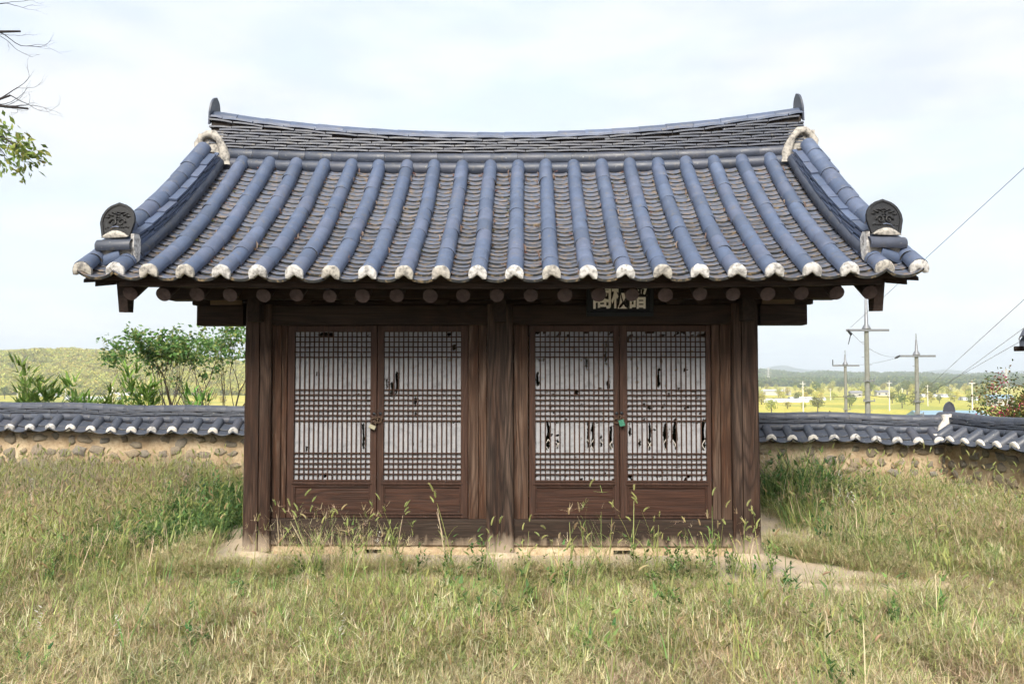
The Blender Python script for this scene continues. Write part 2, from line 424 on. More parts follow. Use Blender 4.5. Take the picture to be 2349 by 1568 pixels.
CX = [-2.275, 0.0, 2.275]; CW = .121
for k, x in enumerate(CX):
    for yb in (0, 2.4):
        b = MB()
        # squared post with worn arrises and a drying crack
        segs = 14; ring = []
        cr = None if k == 1 or yb else (.018 if k == 0 else -.035)
        prof = []
        c_ = .016
        base = [(-CW + c_, -CW), ]
        if cr is not None: base += [(cr - .006, -CW), (cr, -CW + .03), (cr + .006, -CW)]
        base += [(CW - c_, -CW), (CW, -CW + c_), (CW, CW - c_), (CW - c_, CW), (-CW + c_, CW), (-CW, CW - c_), (-CW, -CW + c_)]
        n = len(base); V = []; F = []
        for i in range(segs + 1):
            z = -.01 + 2.30 * i / segs; sc = 1.04 - .05 * i / segs
            ox, oy = jit(.002), jit(.002)
            for (u, v) in base: V.append((u * sc + ox + jit(.0015), v * sc + oy + jit(.0015), z))
        for i in range(segs):
            for q in range(n): F.append((i * n + q, i * n + (q + 1) % n, (i + 1) * n + (q + 1) % n, (i + 1) * n + q))
        F.append(tuple(range(segs * n, segs * n + n)))
        b.add(V, F)
        b.build('column', M_col, pav, M=Matrix.Translation((x, yb, 0)))
        st = MB(); m = 14
        ang = [2 * math.pi * q / m for q in range(m)]
        rr = [.20 + jit(.035) for _ in ang]
        st.add([(math.cos(a) * r_, math.sin(a) * r_, -.08) for a, r_ in zip(ang, rr)] + [(math.cos(a) * r_ * .82, math.sin(a) * r_ * .82, -.012 + jit(.006)) for a, r_ in zip(ang, rr)] + [(0, 0, -.006)],
               [(q, (q + 1) % m, m + (q + 1) % m, m + q) for q in range(m)] + [(m + q, m + (q + 1) % m, 2 * m) for q in range(m)])
        st.build('base_stone', M_plinth, pav, True, M=Matrix.Translation((x + jit(.03), yb - .03, 0)))
# lintels, plates, purlins front and back
for yb in (0, 2.4):
    def bm(a, b, name, mat=M_beam, c=.01):
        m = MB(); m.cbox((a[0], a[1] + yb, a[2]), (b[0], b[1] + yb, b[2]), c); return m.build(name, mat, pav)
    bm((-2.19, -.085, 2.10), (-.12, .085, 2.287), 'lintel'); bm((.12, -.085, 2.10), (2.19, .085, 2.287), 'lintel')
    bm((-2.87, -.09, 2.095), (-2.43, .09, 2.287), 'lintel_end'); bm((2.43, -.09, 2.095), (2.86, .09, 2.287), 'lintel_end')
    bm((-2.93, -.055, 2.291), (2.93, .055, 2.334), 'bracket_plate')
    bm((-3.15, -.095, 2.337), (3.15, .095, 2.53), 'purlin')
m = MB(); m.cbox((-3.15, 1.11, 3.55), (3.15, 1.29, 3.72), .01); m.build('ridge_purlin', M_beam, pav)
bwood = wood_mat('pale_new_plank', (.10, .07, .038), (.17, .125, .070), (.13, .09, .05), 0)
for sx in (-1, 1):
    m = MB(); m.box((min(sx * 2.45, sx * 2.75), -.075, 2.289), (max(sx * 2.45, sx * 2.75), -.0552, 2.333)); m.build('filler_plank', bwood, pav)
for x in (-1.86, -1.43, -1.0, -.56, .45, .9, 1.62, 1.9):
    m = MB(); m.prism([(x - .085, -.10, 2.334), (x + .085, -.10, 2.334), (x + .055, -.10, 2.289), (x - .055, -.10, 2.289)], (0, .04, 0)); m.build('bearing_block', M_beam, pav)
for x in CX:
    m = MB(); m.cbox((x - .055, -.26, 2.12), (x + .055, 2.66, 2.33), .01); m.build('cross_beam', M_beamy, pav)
# enclosing walls: mud panels at sides and back, boarded ceiling and floor inside
for x in (-2.275, 2.275):
    m = MB(); m.box((x - .05, .12, -.05), (x + .05, 2.28, 2.10)); m.build('side_wall', M_mud, pav)
    m = MB(); m.box((x - .07, .12, .9), (x + .07, 2.28, 1.02)); m.build('side_rail', M_beamy, pav)
    m = MB(); m.box((x - .05, .13, 2.14), (x + .05, 2.27, 2.9)); m.build('gable_infill', M_dark, pav)
m = MB(); m.box((-2.19, 2.35, -.05), (2.19, 2.45, 2.10)); m.build('rear_wall', M_mud, pav)
m = MB(); m.box((-2.25, .14, 2.30), (2.25, 2.30, 2.33)); m.build('ceiling_boards', M_dark, pav)
m = MB(); m.box((-2.25, .07, .10), (2.25, 2.34, .14)); m.build('floor_boards', M_dark, pav)

# sills and mud strip below them
for a, b in ((-2.185, -.13), (.13, 2.18)):
    m = MB(); m.cbox((a, -.075, .04), (b, .06, .283), .008); m.build('sill_beam', M_sill, pav)
    mm = MB(); q = 40
    hole = (a + .93, a + 1.07)
    V = []; F = []
    for i in range(q + 1):
        x = a + (b - a) * i / q
        for j, z in enumerate((-.07, -.035, 0, .038)):
            V.append((x, -.045 - .02 * (3 - j) / 3 + jit(.008), z))
    for i in range(q):
        for j in range(3):
            xc = a + (b - a) * (i + .5) / q
            if hole[0] < xc < hole[1] and j < 2: continue
            F.append((i * 4 + j, (i + 1) * 4 + j, (i + 1) * 4 + j + 1, i * 4 + j + 1))
    mm.add(V, F); mm.build('mud_footing', M_mud, pav, True)

# door jamb boards
for a, b, y0 in ((-2.192, -2.075, -.045), (-2.073, -2.024, -.030), (-.300, -.205, -.050), (-.203, -.128, -.038), (.126, .262, -.045), (1.984, 2.060, -.030), (2.062, 2.186, -.045)):
    m = MB(); m.cbox((a, y0, .285), (b, .05, 2.098), .006); m.build('jamb_board', M_jamb, pav)

# ------------------------------------------------------------------ doors
ZB, ZT = .287, 2.094
LZ0, LZ1 = .640, 2.036                                  # lattice opening
hz = [2.036 - .0480 * k for k in range(1, 6)] + [1.487 - .0483 * k for k in range(7)] + [.891 - .0490 * k for k in range(5)]
def torn(cx, z0, z1, w, k=0): return (cx, z0, z1, w, k)
def make_door(xa, xb, la, lb, holes, rnd_small, seed):
    d = empty('door', ((xa + xb) / 2, 0, ZB), pav)
    ox, oz = (xa + xb) / 2, ZB
    def loc(v): return (v[0] - ox, v[1], v[2] - oz)
    def part(a, b, name, mat, c=.004):
        m = MB(); m.cbox(loc(a), loc(b), c); return m.build(name, mat, d)
    yf = -.022
    part((xa + .002, yf, ZB), (la, .02, ZT), 'stile', M_door); part((lb, yf, ZB), (xb - .002, .02, ZT), 'stile', M_door)
    part((la, yf + .002, LZ1), (lb, .02, ZT), 'rail', M_door)
    part((la, yf + .002, .585), (lb, .02, LZ0), 'rail', M_door)
    part((la - .02, yf - .008, .598), (lb + .02, yf - .0005, .612), 'moulding', M_door, .003)
    part((la - .005, yf - .006, .627), (lb + .005, yf - .0005, .636), 'moulding', M_door, .003)
    part((la, yf + .002, ZB), (lb, .02, .335), 'rail', M_door)
    part((la - .02, yf - .010, .318), (lb + .02, yf - .0005, .330), 'moulding', M_door, .003)
    part((la, -.002, .335), (lb, .012, .585), 'panel', M_panel, .002)
    # raised bead round the panel
    m = MB()
    for a, b in (((la, -.016, .572), (lb, -.0025, .584)), ((la, -.016, .336), (lb, -.0025, .348)), ((la, -.0155, .348), (la + .012, -.0025, .572)), ((lb - .012, -.0155, .348), (lb, -.0025, .572))):
        m.box(loc(a), loc(b))
    m.build('panel_bead', M_panel, d)
    nv = 16; w = (lb - la) / nv
    vb = MB(); vb.cbox((-.0056, -.010, 0), (.0056, .004, LZ1 - LZ0), .002); vme = vb.mesh('lattice_bar', M_door)
    for k in range(1, nv):
        link('lattice_bar', vme, d, Matrix.Translation((la + w * k - ox + jit(.0008), 0, LZ0 - oz)))
    hb = MB(); hb.cbox((0, -.0125, -.0055), (lb - la, .0025, .0055), .002); hme = hb.mesh('lattice_bar', M_door)
    for z in hz: link('lattice_bar', hme, d, Matrix.Translation((la - ox, 0, z - oz + jit(.0012))))
    # paper, torn through in places
    st = .0058; nx = int((lb - la) / st) + 1; nzv = int((LZ1 - LZ0) / st) + 1
    X, Z = np.meshgrid(np.linspace(la, lb, nx), np.linspace(LZ0, LZ1, nzv))
    n1 = fbm(X * 22, Z * 22, seed, 3); n2 = fbm(X * 60, Z * 60, seed + 9, 2)
    hole = np.zeros_like(X, bool)
    for (cx, z0, z1, hw, k) in holes:
        t = (Z - z0) / (z1 - z0); ins = (t > 0) & (t < 1)
        prof = hw * np.clip(np.sin(np.clip(t, 0, 1) * math.pi), 0, 1) ** .45 * (.45 + 1.1 * n1)
        c = cx + (n2 - .5) * .016 + k * (t - .5) * .02
        hole |= ins & (np.abs(X - c) < prof)
    if rnd_small:
        dens = rnd_small * (1 + 2.6 * sstep(1.9, 2.03, Z) + 1.4 * (1 - sstep(.66, .80, Z)) + .8 * sstep(1.15, 1.25, Z) * (1 - sstep(1.45, 1.55, Z)))
        s = fbm(X * 34, Z * 34, seed + 20, 2)
        hole |= s > (.93 - .165 * np.minimum(dens, 2.4))
    Xj = X + (lattice_noise(X * 170, Z * 170, seed + 3) - .5) * st * .8; Zj = Z + (lattice_noise(X * 170, Z * 170, seed + 5) - .5) * st * .8
    Y = .0065 + .004 * fbm(X * 9, Z * 5, seed + 7) + .006 * np.clip(n1 - .55, 0, 1)
    I = np.arange(nx * nzv).reshape(nzv, nx)
    keep = ~(hole[:-1, :-1] | hole[1:, 1:])
    F = np.stack([I[:-1, :-1], I[:-1, 1:], I[1:, 1:], I[1:, :-1]], -1)[keep]
    PV = np.stack([Xj - ox, Y, Zj - oz], -1).reshape(-1, 3); fl_r = random.Random(seed); ev, ef = [], []
    for (cx, z0, z1, hw, k) in holes:                   # torn strips still hanging by one edge
        if z1 - z0 < .09: continue
        for q in range(2):
            sd = fl_r.choice((-1, 1)); zt = z1 - (z1 - z0) * fl_r.uniform(.05, .35); ht = (z1 - z0) * fl_r.uniform(.25, .5); wd = hw * fl_r.uniform(.5, 1.0); b0 = len(PV) + len(ev)
            for t in np.linspace(0, 1, 5):
                zq = zt - ht * t - oz; xo = cx + sd * hw * 1.1 - ox; curl = fl_r.uniform(.004, .014)
                ev += [(xo, .008, zq), (xo - sd * wd * (1 - .7 * abs(t - .45)), .008 + curl * (1 if q else -.35), zq - .006)]
            ef += [(b0 + 2 * i, b0 + 2 * i + 1, b0 + 2 * i + 3, b0 + 2 * i + 2) for i in range(4)]
    if ev: PV = np.concatenate([PV, np.array(ev)]); F = np.concatenate([F, np.array(ef)])
    me = npmesh('paper', PV, F, M_paper, True)
    o = link('paper', me, d); o['label'] = 'white mulberry paper behind the lattice' + (', badly torn' if rnd_small > .3 else '')
    return d
# leaf 1..4: torn places read off the photograph
c1 = lambda la, lb, k: la + (lb - la) / 16 * (k + .5)
L1, L2, L3, L4 = (-1.953, -1.231), (-1.102, -.374), (.331, 1.065), (1.195, 1.931)
h1 = [torn(c1(*L1, 14) , .93, 1.17, .012), torn(c1(*L1, 2), .90, .95, .010), torn(c1(*L1, 4), 1.62, 1.66, .006), torn(c1(*L1, 5.5), 1.99, 2.03, .05), torn(c1(*L1, 7), 1.99, 2.03, .03), torn(c1(*L1, 6), .66, .70, .010)]
h2 = [torn(c1(*L2, 2), 1.44, 1.66, .016), torn(c1(*L2, 1), 1.42, 1.56, .014), torn(c1(*L2, 0), 1.50, 1.60, .006), torn(c1(*L2, 6), 1.33, 1.42, .011), torn(c1(*L2, 6), 1.23, 1.28, .010), torn(c1(*L2, 13), 2.0, 2.03, .02), torn(c1(*L2, 14), 1.86, 1.92, .012)]
h3 = [torn(c1(*L3, 2), .92, 1.21, .018), torn(c1(*L3, 4), .93, 1.02, .010), torn(c1(*L3, 10.4), .93, 1.20, .016), torn(c1(*L3, 11.3), .92, 1.18, .017), torn(c1(*L3, 13), .95, 1.06, .011), torn(c1(*L3, 15), .92, 1.15, .018),
      torn(c1(*L3, 0), 1.52, 1.66, .016), torn(c1(*L3, 10), 1.68, 1.80, .008), torn(c1(*L3, 14.6), 1.49, 1.62, .015), torn(c1(*L3, 14), 1.75, 1.95, .010), torn(c1(*L3, 8), 1.44, 1.49, .011)]
h4 = [torn(c1(*L4, 4), .92, 1.18, .014), torn(c1(*L4, 7.3), .92, 1.17, .019), torn(c1(*L4, 9.3), .93, 1.22, .020), torn(c1(*L4, 15), .92, 1.22, .018), torn(c1(*L4, 0), 1.05, 1.18, .010), torn(c1(*L4, 6), 1.51, 1.69, .014), torn(c1(*L4, 6.5), 1.72, 1.84, .007), torn(c1(*L4, 2), .95, 1.03, .008)]
doors = [make_door(-2.021, -1.167, *L1, h1, .06, 1), make_door(-1.166, -.303, *L2, h2, .09, 2), make_door(.268, 1.120, *L3, h3, .40, 3), make_door(1.121, 1.978, *L4, h4, .50, 4)]
for d, t in zip(doors, ('leftmost lattice door leaf with nearly whole paper', 'second lattice door leaf with one torn patch', 'third lattice door leaf with long tears', 'rightmost lattice door leaf with the most torn paper')): d['label'] = t
for dr, (la, lb) in zip(doors[2:], (L3, L4)):
    for k in range(12):
        for q, y_ in ((0, .035), (1, .036)):
            x = la + (lb - la) * k / 12 - dr.location.x
            m = MB(); m.tube([(x + .06 * q, y_, .92 - ZB), (x + .06 * (1 - q), y_, 1.02 - ZB)], .004, 4); m.build('inner_lath', M_plasterw, dr)
# iron studs and pull rings
def stud_mesh():
    b = MB(); n = 12
    b.add([(math.cos(2 * math.pi * k / n) * .013, 0, math.sin(2 * math.pi * k / n) * .013) for k in range(n)] + [(0, -.006, 0)], [((k + 1) % n, k, n) for k in range(n)])
    for k in range(8):
        a = 2 * math.pi * k / 8; c = Vector((math.cos(a) * .0145, -.003, math.sin(a) * .0145)); r_ = .0042
        b.add([c + Vector((r_, 0, 0)), c + Vector((0, 0, r_)), c + Vector((-r_, 0, 0)), c + Vector((0, 0, -r_)), c + Vector((0, -.005, 0))], [(0, 1, 4), (1, 2, 4), (2, 3, 4), (3, 0, 4)])
    return b.mesh('stud', M_iron)
STUD = stud_mesh()
for i, (x, z) in enumerate(((-1.194, 1.262), (-1.133, 1.264), (1.092, 1.268), (1.140, 1.270))):
    par = doors[i]; link('stud', STUD, par, Matrix.Translation((x - par.location.x, -.0235, z - ZB)))
def ring_part(par, c, rad, tilt):
    b = MB(); pts = []
    for k in range(17):
        a = 2 * math.pi * k / 16; pts.append((math.cos(a) * rad, -.012 + math.sin(a * 2 + tilt) * .004, math.sin(a) * rad * .85))
    b.tube(pts, .0048, 6, False)
    b.build('pull_ring', M_rust, par, True, M=Matrix.Translation((c[0] - par.location.x, -.030, c[1] - ZB)))
    e = MB(); e.tube([(0, 0, 0), (0, -.022, 0)], [.012, .008], 8); e.build('ring_eye', M_rust, par, M=Matrix.Translation((c[0] - par.location.x + rad * .9, -.022, c[1] - ZB + .012)))
ring_part(doors[0], (-1.185, 1.200), .030, 0); ring_part(doors[1], (-1.150, 1.205), .032, 1)
ring_part(doors[2], (1.090, 1.200), .026, 0); ring_part(doors[3], (1.130, 1.200), .024, 1)
def padlock(loc, rot, label, mat, shmat, w, h, t):
    p = empty('padlock', loc); p.rotation_euler = rot; tag(p, label, 'padlock')
    b = MB(); b.cbox((-w / 2, -t / 2, -h), (w / 2, t / 2, 0), .004); b.build('lock_body', mat, p)
    s = MB(); pts = [(-w * .33, 0, 0)] + [(math.cos(a) * w * .33, 0, h * .5 + math.sin(a) * w * .33) for a in np.linspace(math.pi, 0, 9)] + [(w * .33, 0, 0)]
    s.tube(pts, .0045, 6); s.build('shackle', shmat, p, True)
    k = MB(); k.tube([(0, 0, -h - .001), (0, 0, -h + .002)], .004, 8); k.build('keyhole', M_iron, p)
padlock((-1.196, -.055, 1.158), (R(-6), R(24), R(8)), 'dull brass padlock hanging from the left pair of doors', M_brass, M_rust, .058, .040, .018)
padlock((1.128, -.060, 1.208), (R(8), R(-14), R(-38)), 'chipped green padlock hanging from the right pair of doors', M_green, M_rust, .050, .058, .026)

# ------------------------------------------------------------------ name board
nb = tag(empty('name_board', (1.115, -.13, 2.172)), 'black name board with pale brushed characters over the right doors', 'sign')
nb.rotation_euler = (R(7), 0, 0)
M_sign = simple('black_lacquer_board', (.005, .006, .010), .7, .2, 20); M_signf = simple('blue_black_frame', (.006, .009, .013), .7, .2, 20)
M_ink = simple('pale_gold_characters', (.82, .80, .76), .8, .1, 40)
b = MB(); b.box((-.265, -.012, .045), (.265, .012, .33)); b.build('board', M_sign, nb)
for a, c in (((-.31, -.03, 0), (.31, .014, .045)), ((-.31, -.03, .33), (.31, .014, .365))):
    b = MB(); b.cbox(a, c, .006); b.build('frame_board', M_signf, nb)
for a, c in (((-.31, -.028, .0455), (-.265, .0135, .3295)), ((.265, -.028, .0455), (.31, .0135, .3295))):
    b = MB(); b.cbox(a, c, .006); b.build('frame_board', M_signf, nb)
for ch, x in (('閣', -.166), ('板', .0), ('譜', .166)):
    cu = bpy.data.curves.new('character', 'FONT'); cu.body = ch; cu.size = .2; cu.align_x = 'CENTER'; cu.offset = .0045; cu.extrude = .002; cu.resolution_u = 3
    to = bpy.data.objects.new('character_curve', cu); C.objects.link(to)
    bpy.context.view_layer.update()
    me = bpy.data.meshes.new_from_object(to.evaluated_get(bpy.context.evaluated_depsgraph_get()))
    bpy.data.objects.remove(to); bpy.data.curves.remove(cu)
    me.materials.clear(); me.materials.append(M_ink)
    if len(me.vertices):
        co_ = np.empty(len(me.vertices) * 3, np.float32); me.vertices.foreach_get('co', co_); co_ = co_.reshape(-1, 3)
        lo, hi = co_.min(0), co_.max(0); co_ -= (lo + hi) / 2
        co_[:, 0] *= .163 / (hi[0] - lo[0]); co_[:, 1] *= .232 / (hi[1] - lo[1])
        me.vertices.foreach_set('co', co_.ravel()); me.update()
    o = link('character', me, nb, Matrix.Translation((x, -.0155, .187)) @ Matrix.Rotation(R(90), 4, 'X'))

# ------------------------------------------------------------------ roof
roof = empty('roof', (0, 0, 0), pav)
Z0, RISE, SA = 2.43, 1.520, .68
def rz(x, s):
    s = np.asarray(s, float); return Z0 + RISE * (SA * s + (1 - SA) * s * s) + (np.abs(x) / 3.3) ** 2.2 * (.03 + .06 * s)
def RP(x, s): return Vector((x, -1.0 + 2.2 * s, float(rz(x, s))))
def RF(x, s, side=1):
    """orthonormal frame on the front roof slope: X along eave, Y up the slope, Z normal"""
    ty = (RP(x, s + .004) - RP(x, s - .004)).normalized(); tx = (RP(x + .01, s) - RP(x - .01, s)).normalized()
    nn = tx.cross(ty).normalized(); return RP(x, s), tx, nn.cross(tx).normalized(), nn
# deck under the tiles (both slopes)
dk = MB(); ns, nxk = 10, 16; V = []; F = []
for j in range(2 * ns + 1):
    s = j / ns if j <= ns else 2 - j / ns
    for i in range(nxk + 1):
        x = -3.3 + 6.6 * i / nxk; y = -1.0 + 2.2 * (j / ns)
        if j == 0: y += .07
        if j == 2 * ns: y -= .07
        V.append((x, y, float(rz(x, max(s, .03))) - .035))
n1 = len(V); V += [(v[0], v[1], v[2] - .035) for v in V]
w_ = nxk + 1
for j in range(2 * ns):
    for i in range(nxk):
        a = j * w_ + i; F += [(a, a + 1, a + 1 + w_, a + w_), (n1 + a + w_, n1 + a + w_ + 1, n1 + a + 1, n1 + a)]
dk.add(V, F); dk.build('roof_deck', M_beamy, roof)

def half_tile(r0, r1, length, name, mat, n=10, th=.014, over=.0):
    """half-round tile along +Y from 0 (lower end, radius r0) to length (radius r1)"""
    b = MB(); V = []; ys = (0.0, 0.0, length)
    a0 = R(-8); A = [a0 + (math.pi - 2 * a0) * k / n for k in range(n + 1)]
    for (y, r_) in ((0.002, r0 - th), (0, r0 - .003), (.005, r0), (length, r1), (length, r1 - th)):
        for a in A: V.append((math.cos(a) * r_, y, math.sin(a) * r_))
    m = n + 1; F = []
    for j in range(4):
        for k in range(n): F.append((j * m + k, j * m + k + 1, (j + 1) * m + k + 1, (j + 1) * m + k)[::-1])
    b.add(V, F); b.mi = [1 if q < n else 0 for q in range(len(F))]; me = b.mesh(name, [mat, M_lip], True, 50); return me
def pan_tile(w, sag, length, th, name, mat, n=8):
    """concave tile: chord w, along +Y, lip at y=0"""
    b = MB(); rad = (w * w / 4 + sag * sag) / (2 * sag); V = []
    pr = []
    for k in range(n + 1):
        x = -w / 2 + w * k / n; pr.append((x, rad - math.sqrt(rad * rad - x * x)))
    for (y, dz) in ((0, -th), (0, -.004), (.004, 0), (length, 0)):
        for x, z in pr: V.append((x, y, z + dz))
    m = n + 1; F = [(j * m + k, j * m + k + 1, (j + 1) * m + k + 1, (j + 1) * m + k) for j in range(3) for k in range(n)]
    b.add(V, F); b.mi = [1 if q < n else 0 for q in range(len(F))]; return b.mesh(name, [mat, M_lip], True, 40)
def cap_mesh(r, name, mat, seed=0, n=12, thick=.022, nd=1.0):
    """plaster stopper closing the lower end of a half-round tile, notched over the joint of two pan tiles"""
    rs = random.Random(seed); b = MB()
    out = []
    for k in range(n + 1):
        a = R(-4) + (math.pi + R(8)) * k / n; q = r * (1 + rs.uniform(-.03, .03)); out.append((math.cos(a) * q, math.sin(a) * q))
    out += [(-r * .95, -r * .46 * nd), (-r * .55, -r * .46 * nd + rs.uniform(-.006, .006)), (-r * .08, -r * (.10 + .18 * (1 - nd)) + rs.uniform(-.008, .008)), (r * .10, -r * (.13 + .18 * (1 - nd))), (r * .5, -r * .46 * nd + rs.uniform(-.006, .006)), (r * .94, -r * .48 * nd)]
    m = len(out); V = [(x, .012, z) for x, z in out] + [(x * .97, -thick * .6, z * .97 + .001) for x, z in out] + [(x * .62, -thick + rs.uniform(-.003, .003), z * .62 + r * .16) for x, z in out] + [(0, -thick * 1.08, r * .42)]
    F = []
    for j in range(2):
        for k in range(m): F.append((j * m + k, (j + 1) * m + k, (j + 1) * m + (k + 1) % m, j * m + (k + 1) % m))
    for k in range(m): F.append((2 * m + k, 3 * m, 2 * m + (k + 1) % m))
    b.add(V, F); return b.mesh(name, mat, True, 60)
SLEN = 2.72; NT_ = 11
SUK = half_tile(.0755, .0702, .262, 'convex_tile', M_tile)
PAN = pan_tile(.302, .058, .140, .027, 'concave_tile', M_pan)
CAPS = [cap_mesh(.0775, 'plaster_cap', (M_plaster, M_plaster, M_plasterd)[k % 3], k) for k in range(6)]
rows = [-2.88 + .3032 * i for i in range(20)]
# equal steps of arc length
ss = np.linspace(0, 1, 400); yy = -1 + 2.2 * ss; zz = rz(0, ss)
arc = np.concatenate([[0], np.cumsum(np.hypot(np.diff(yy), np.diff(zz)))]); ATOT = arc[-1]
def s_at(a): return float(np.interp(a, arc, ss))
def put_suk(x, s, me=SUK, lift=.038, name='convex_tile', par=roof, ja=.013, sc=1):
    o, tx, ty, nn = RF(x, s)
    M = frame(o + nn * lift - ty * .03, tx, ty, nn) @ Euler((R(1.4) + jit(ja * .6), jit(ja), jit(ja * .6))).to_matrix().to_4x4() @ Matrix.Scale(sc, 4)
    return link(name, me, par, M)
for i, x in enumerate(rows):
    bend = jit(.006)
    for k in range(NT_):
        a = .0 + k * .2455
        put_suk(x + bend * math.sin(k * .7) + jit(.004), s_at(a), lift=.038 + jit(.004))
    o, tx, ty, nn = RF(x, 0)
    link('plaster_cap', random.choice(CAPS), roof, frame(o + nn * .043 - ty * .046, tx, ty, nn) @ Matrix.Rotation(R(-14) + jit(.08), 4, 'X') @ Matrix.Rotation(jit(.12), 4, 'Y'))
NP = 28; PSTEP = ATOT * .965 / NP
chan = [(rows[i] + rows[i + 1]) / 2 for i in range(19)] + [rows[0] - .1516, rows[-1] + .1516]
restV, restF = [], []; nb_ = 0
pv = np.array([v.co[:] for v in PAN.vertices]); pf = np.array([p.vertices[:] for p in PAN.polygons])
for x in chan:
    for k in range(NP):
        o, tx, ty, nn = RF(x, s_at(k * PSTEP))
        M = frame(o + nn * (.0 + jit(.004)) - ty * (.045 if k == 0 else 0), tx, ty, nn) @ Euler((R(-9.5) + jit(.03), jit(.02), jit(.015))).to_matrix().to_4x4()
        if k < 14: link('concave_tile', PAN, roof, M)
        else:
            Mn = np.array(M); restV.append(pv @ Mn[:3, :3].T + Mn[:3, 3]); restF.append(pf + nb_); nb_ += len(pv)
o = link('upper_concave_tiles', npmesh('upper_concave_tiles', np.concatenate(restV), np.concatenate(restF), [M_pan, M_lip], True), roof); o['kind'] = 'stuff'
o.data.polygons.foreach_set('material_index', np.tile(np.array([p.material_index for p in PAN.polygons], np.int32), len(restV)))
# scalloped eave board and flat eave plank, front
eb = MB(); xs = np.linspace(-3.36, 3.36, 300); V = []; F = []
for i, x in enumerate(xs):
    u = ((x - rows[0]) / .3032) % 1.0; q = abs(u - .5) * .302; radq = (.302 ** 2 / 4 + .058 ** 2) / (2 * .058)
    zt = float(rz(x, .0)) + radq - math.sqrt(radq * radq - q * q) - .026
    zbm = float(rz(x, 0)) - .034
    V += [(x, -.955, zbm), (x, -.955, max(zt, zbm + .01)), (x, -.88, max(zt, zbm + .01) + .03), (x, -.88, zbm)]
for i in range(len(xs) - 1):
    for k in range(4): F.append((i * 4 + k, (i + 1) * 4 + k, (i + 1) * 4 + (k + 1) % 4, i * 4 + (k + 1) % 4)[::-1])
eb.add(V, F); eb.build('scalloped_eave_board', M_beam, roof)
ep = MB(); V = []; F = []; xs = np.linspace(-3.19, 3.19, 40)
for x in xs:
    z = float(rz(x, 0)); V += [(x, -.935, z - .080), (x, -.935, z - .037), (x, -.80, z - .01), (x, -.80, z - .075)]
for i in range(len(xs) - 1):
    for k in range(4): F.append((i * 4 + k, (i + 1) * 4 + k, (i + 1) * 4 + (k + 1) % 4, i * 4 + (k + 1) % 4)[::-1])
F += [(0, 1, 2, 3), tuple(range(len(V) - 4, len(V)))[::-1]]
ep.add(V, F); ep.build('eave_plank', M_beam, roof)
# rafters
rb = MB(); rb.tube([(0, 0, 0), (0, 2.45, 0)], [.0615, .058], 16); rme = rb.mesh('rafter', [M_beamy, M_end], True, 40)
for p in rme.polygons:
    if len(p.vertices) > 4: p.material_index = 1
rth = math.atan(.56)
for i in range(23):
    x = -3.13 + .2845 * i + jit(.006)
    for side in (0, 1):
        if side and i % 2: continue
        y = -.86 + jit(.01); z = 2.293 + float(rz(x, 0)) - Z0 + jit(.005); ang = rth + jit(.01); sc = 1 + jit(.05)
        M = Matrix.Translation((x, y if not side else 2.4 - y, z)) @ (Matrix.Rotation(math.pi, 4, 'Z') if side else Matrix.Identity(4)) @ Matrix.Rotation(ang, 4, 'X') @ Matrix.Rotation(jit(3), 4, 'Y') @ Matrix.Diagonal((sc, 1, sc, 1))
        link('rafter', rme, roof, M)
# rear slope: pan and cover tiles joined (only its verge shows)
rv, rf, nbq = [], [], 0
sv = np.array([v.co[:] for v in SUK.vertices]); sf = np.array([p.vertices[:] for p in SUK.polygons])
for i, x in enumerate([rows[0] - .3032] + rows + [rows[-1] + .3032]):
    for k in range(NT_):
        o, tx, ty, nn = RF(x, s_at(k * .2455)); M = np.array(frame(o + nn * .038, tx, ty, nn)); P_ = sv @ M[:3, :3].T + M[:3, 3]; P_[:, 1] = 2.4 - P_[:, 1]
        rv.append(P_); rf.append(sf[:, ::-1] + nbq); nbq += len(sv)
    if x > rows[-1] + .1: continue
    for k in range(0, 28, 2):
        o, tx, ty, nn = RF(x + .1516, s_at(k * PSTEP)); M = np.array(frame(o, tx, ty, nn)); P_ = pv * np.array([1, 1.6, 1]) @ M[:3, :3].T + M[:3, 3]; P_[:, 1] = 2.4 - P_[:, 1]
        rv.append(P_); rf.append(pf[:, ::-1] + nbq); nbq += len(pv)
o = link('rear_slope_tiles', npmesh('rear_slope_tiles', np.concatenate(rv), np.concatenate(rf), M_tile, True), roof); o['kind'] = 'stuff'

# ---- main ridge
ridge = empty('main_ridge', (0, 0, 0), pav)
def ztop(x): return 4.310 + .262 * (abs(x) / 3.27) ** 2.0
def zbase(x): return float(rz(x, .935))
core = MB(); xs = np.linspace(-3.23, 3.23, 40); V = []; F = []
for x in xs:
    z0, z1 = zbase(x) - .02, ztop(x) - .11
    V += [(x, 1.10, z0), (x, 1.10, z1), (x, 1.30, z1), (x, 1.30, z0)]
for i in range(len(xs) - 1):
    for k in range(3): F.append((i * 4 + k, (i + 1) * 4 + k, (i + 1) * 4 + k + 1, i * 4 + k + 1)[::-1])
F += [(0, 1, 2, 3), tuple(range(len(V) - 4, len(V)))[::-1]]
core.add(V, F); core.build('ridge_core', M_dark, ridge)
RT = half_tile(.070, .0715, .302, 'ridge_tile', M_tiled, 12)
RT2 = half_tile(.086, .082, .301, 'ridge_tile', M_tile, 12)
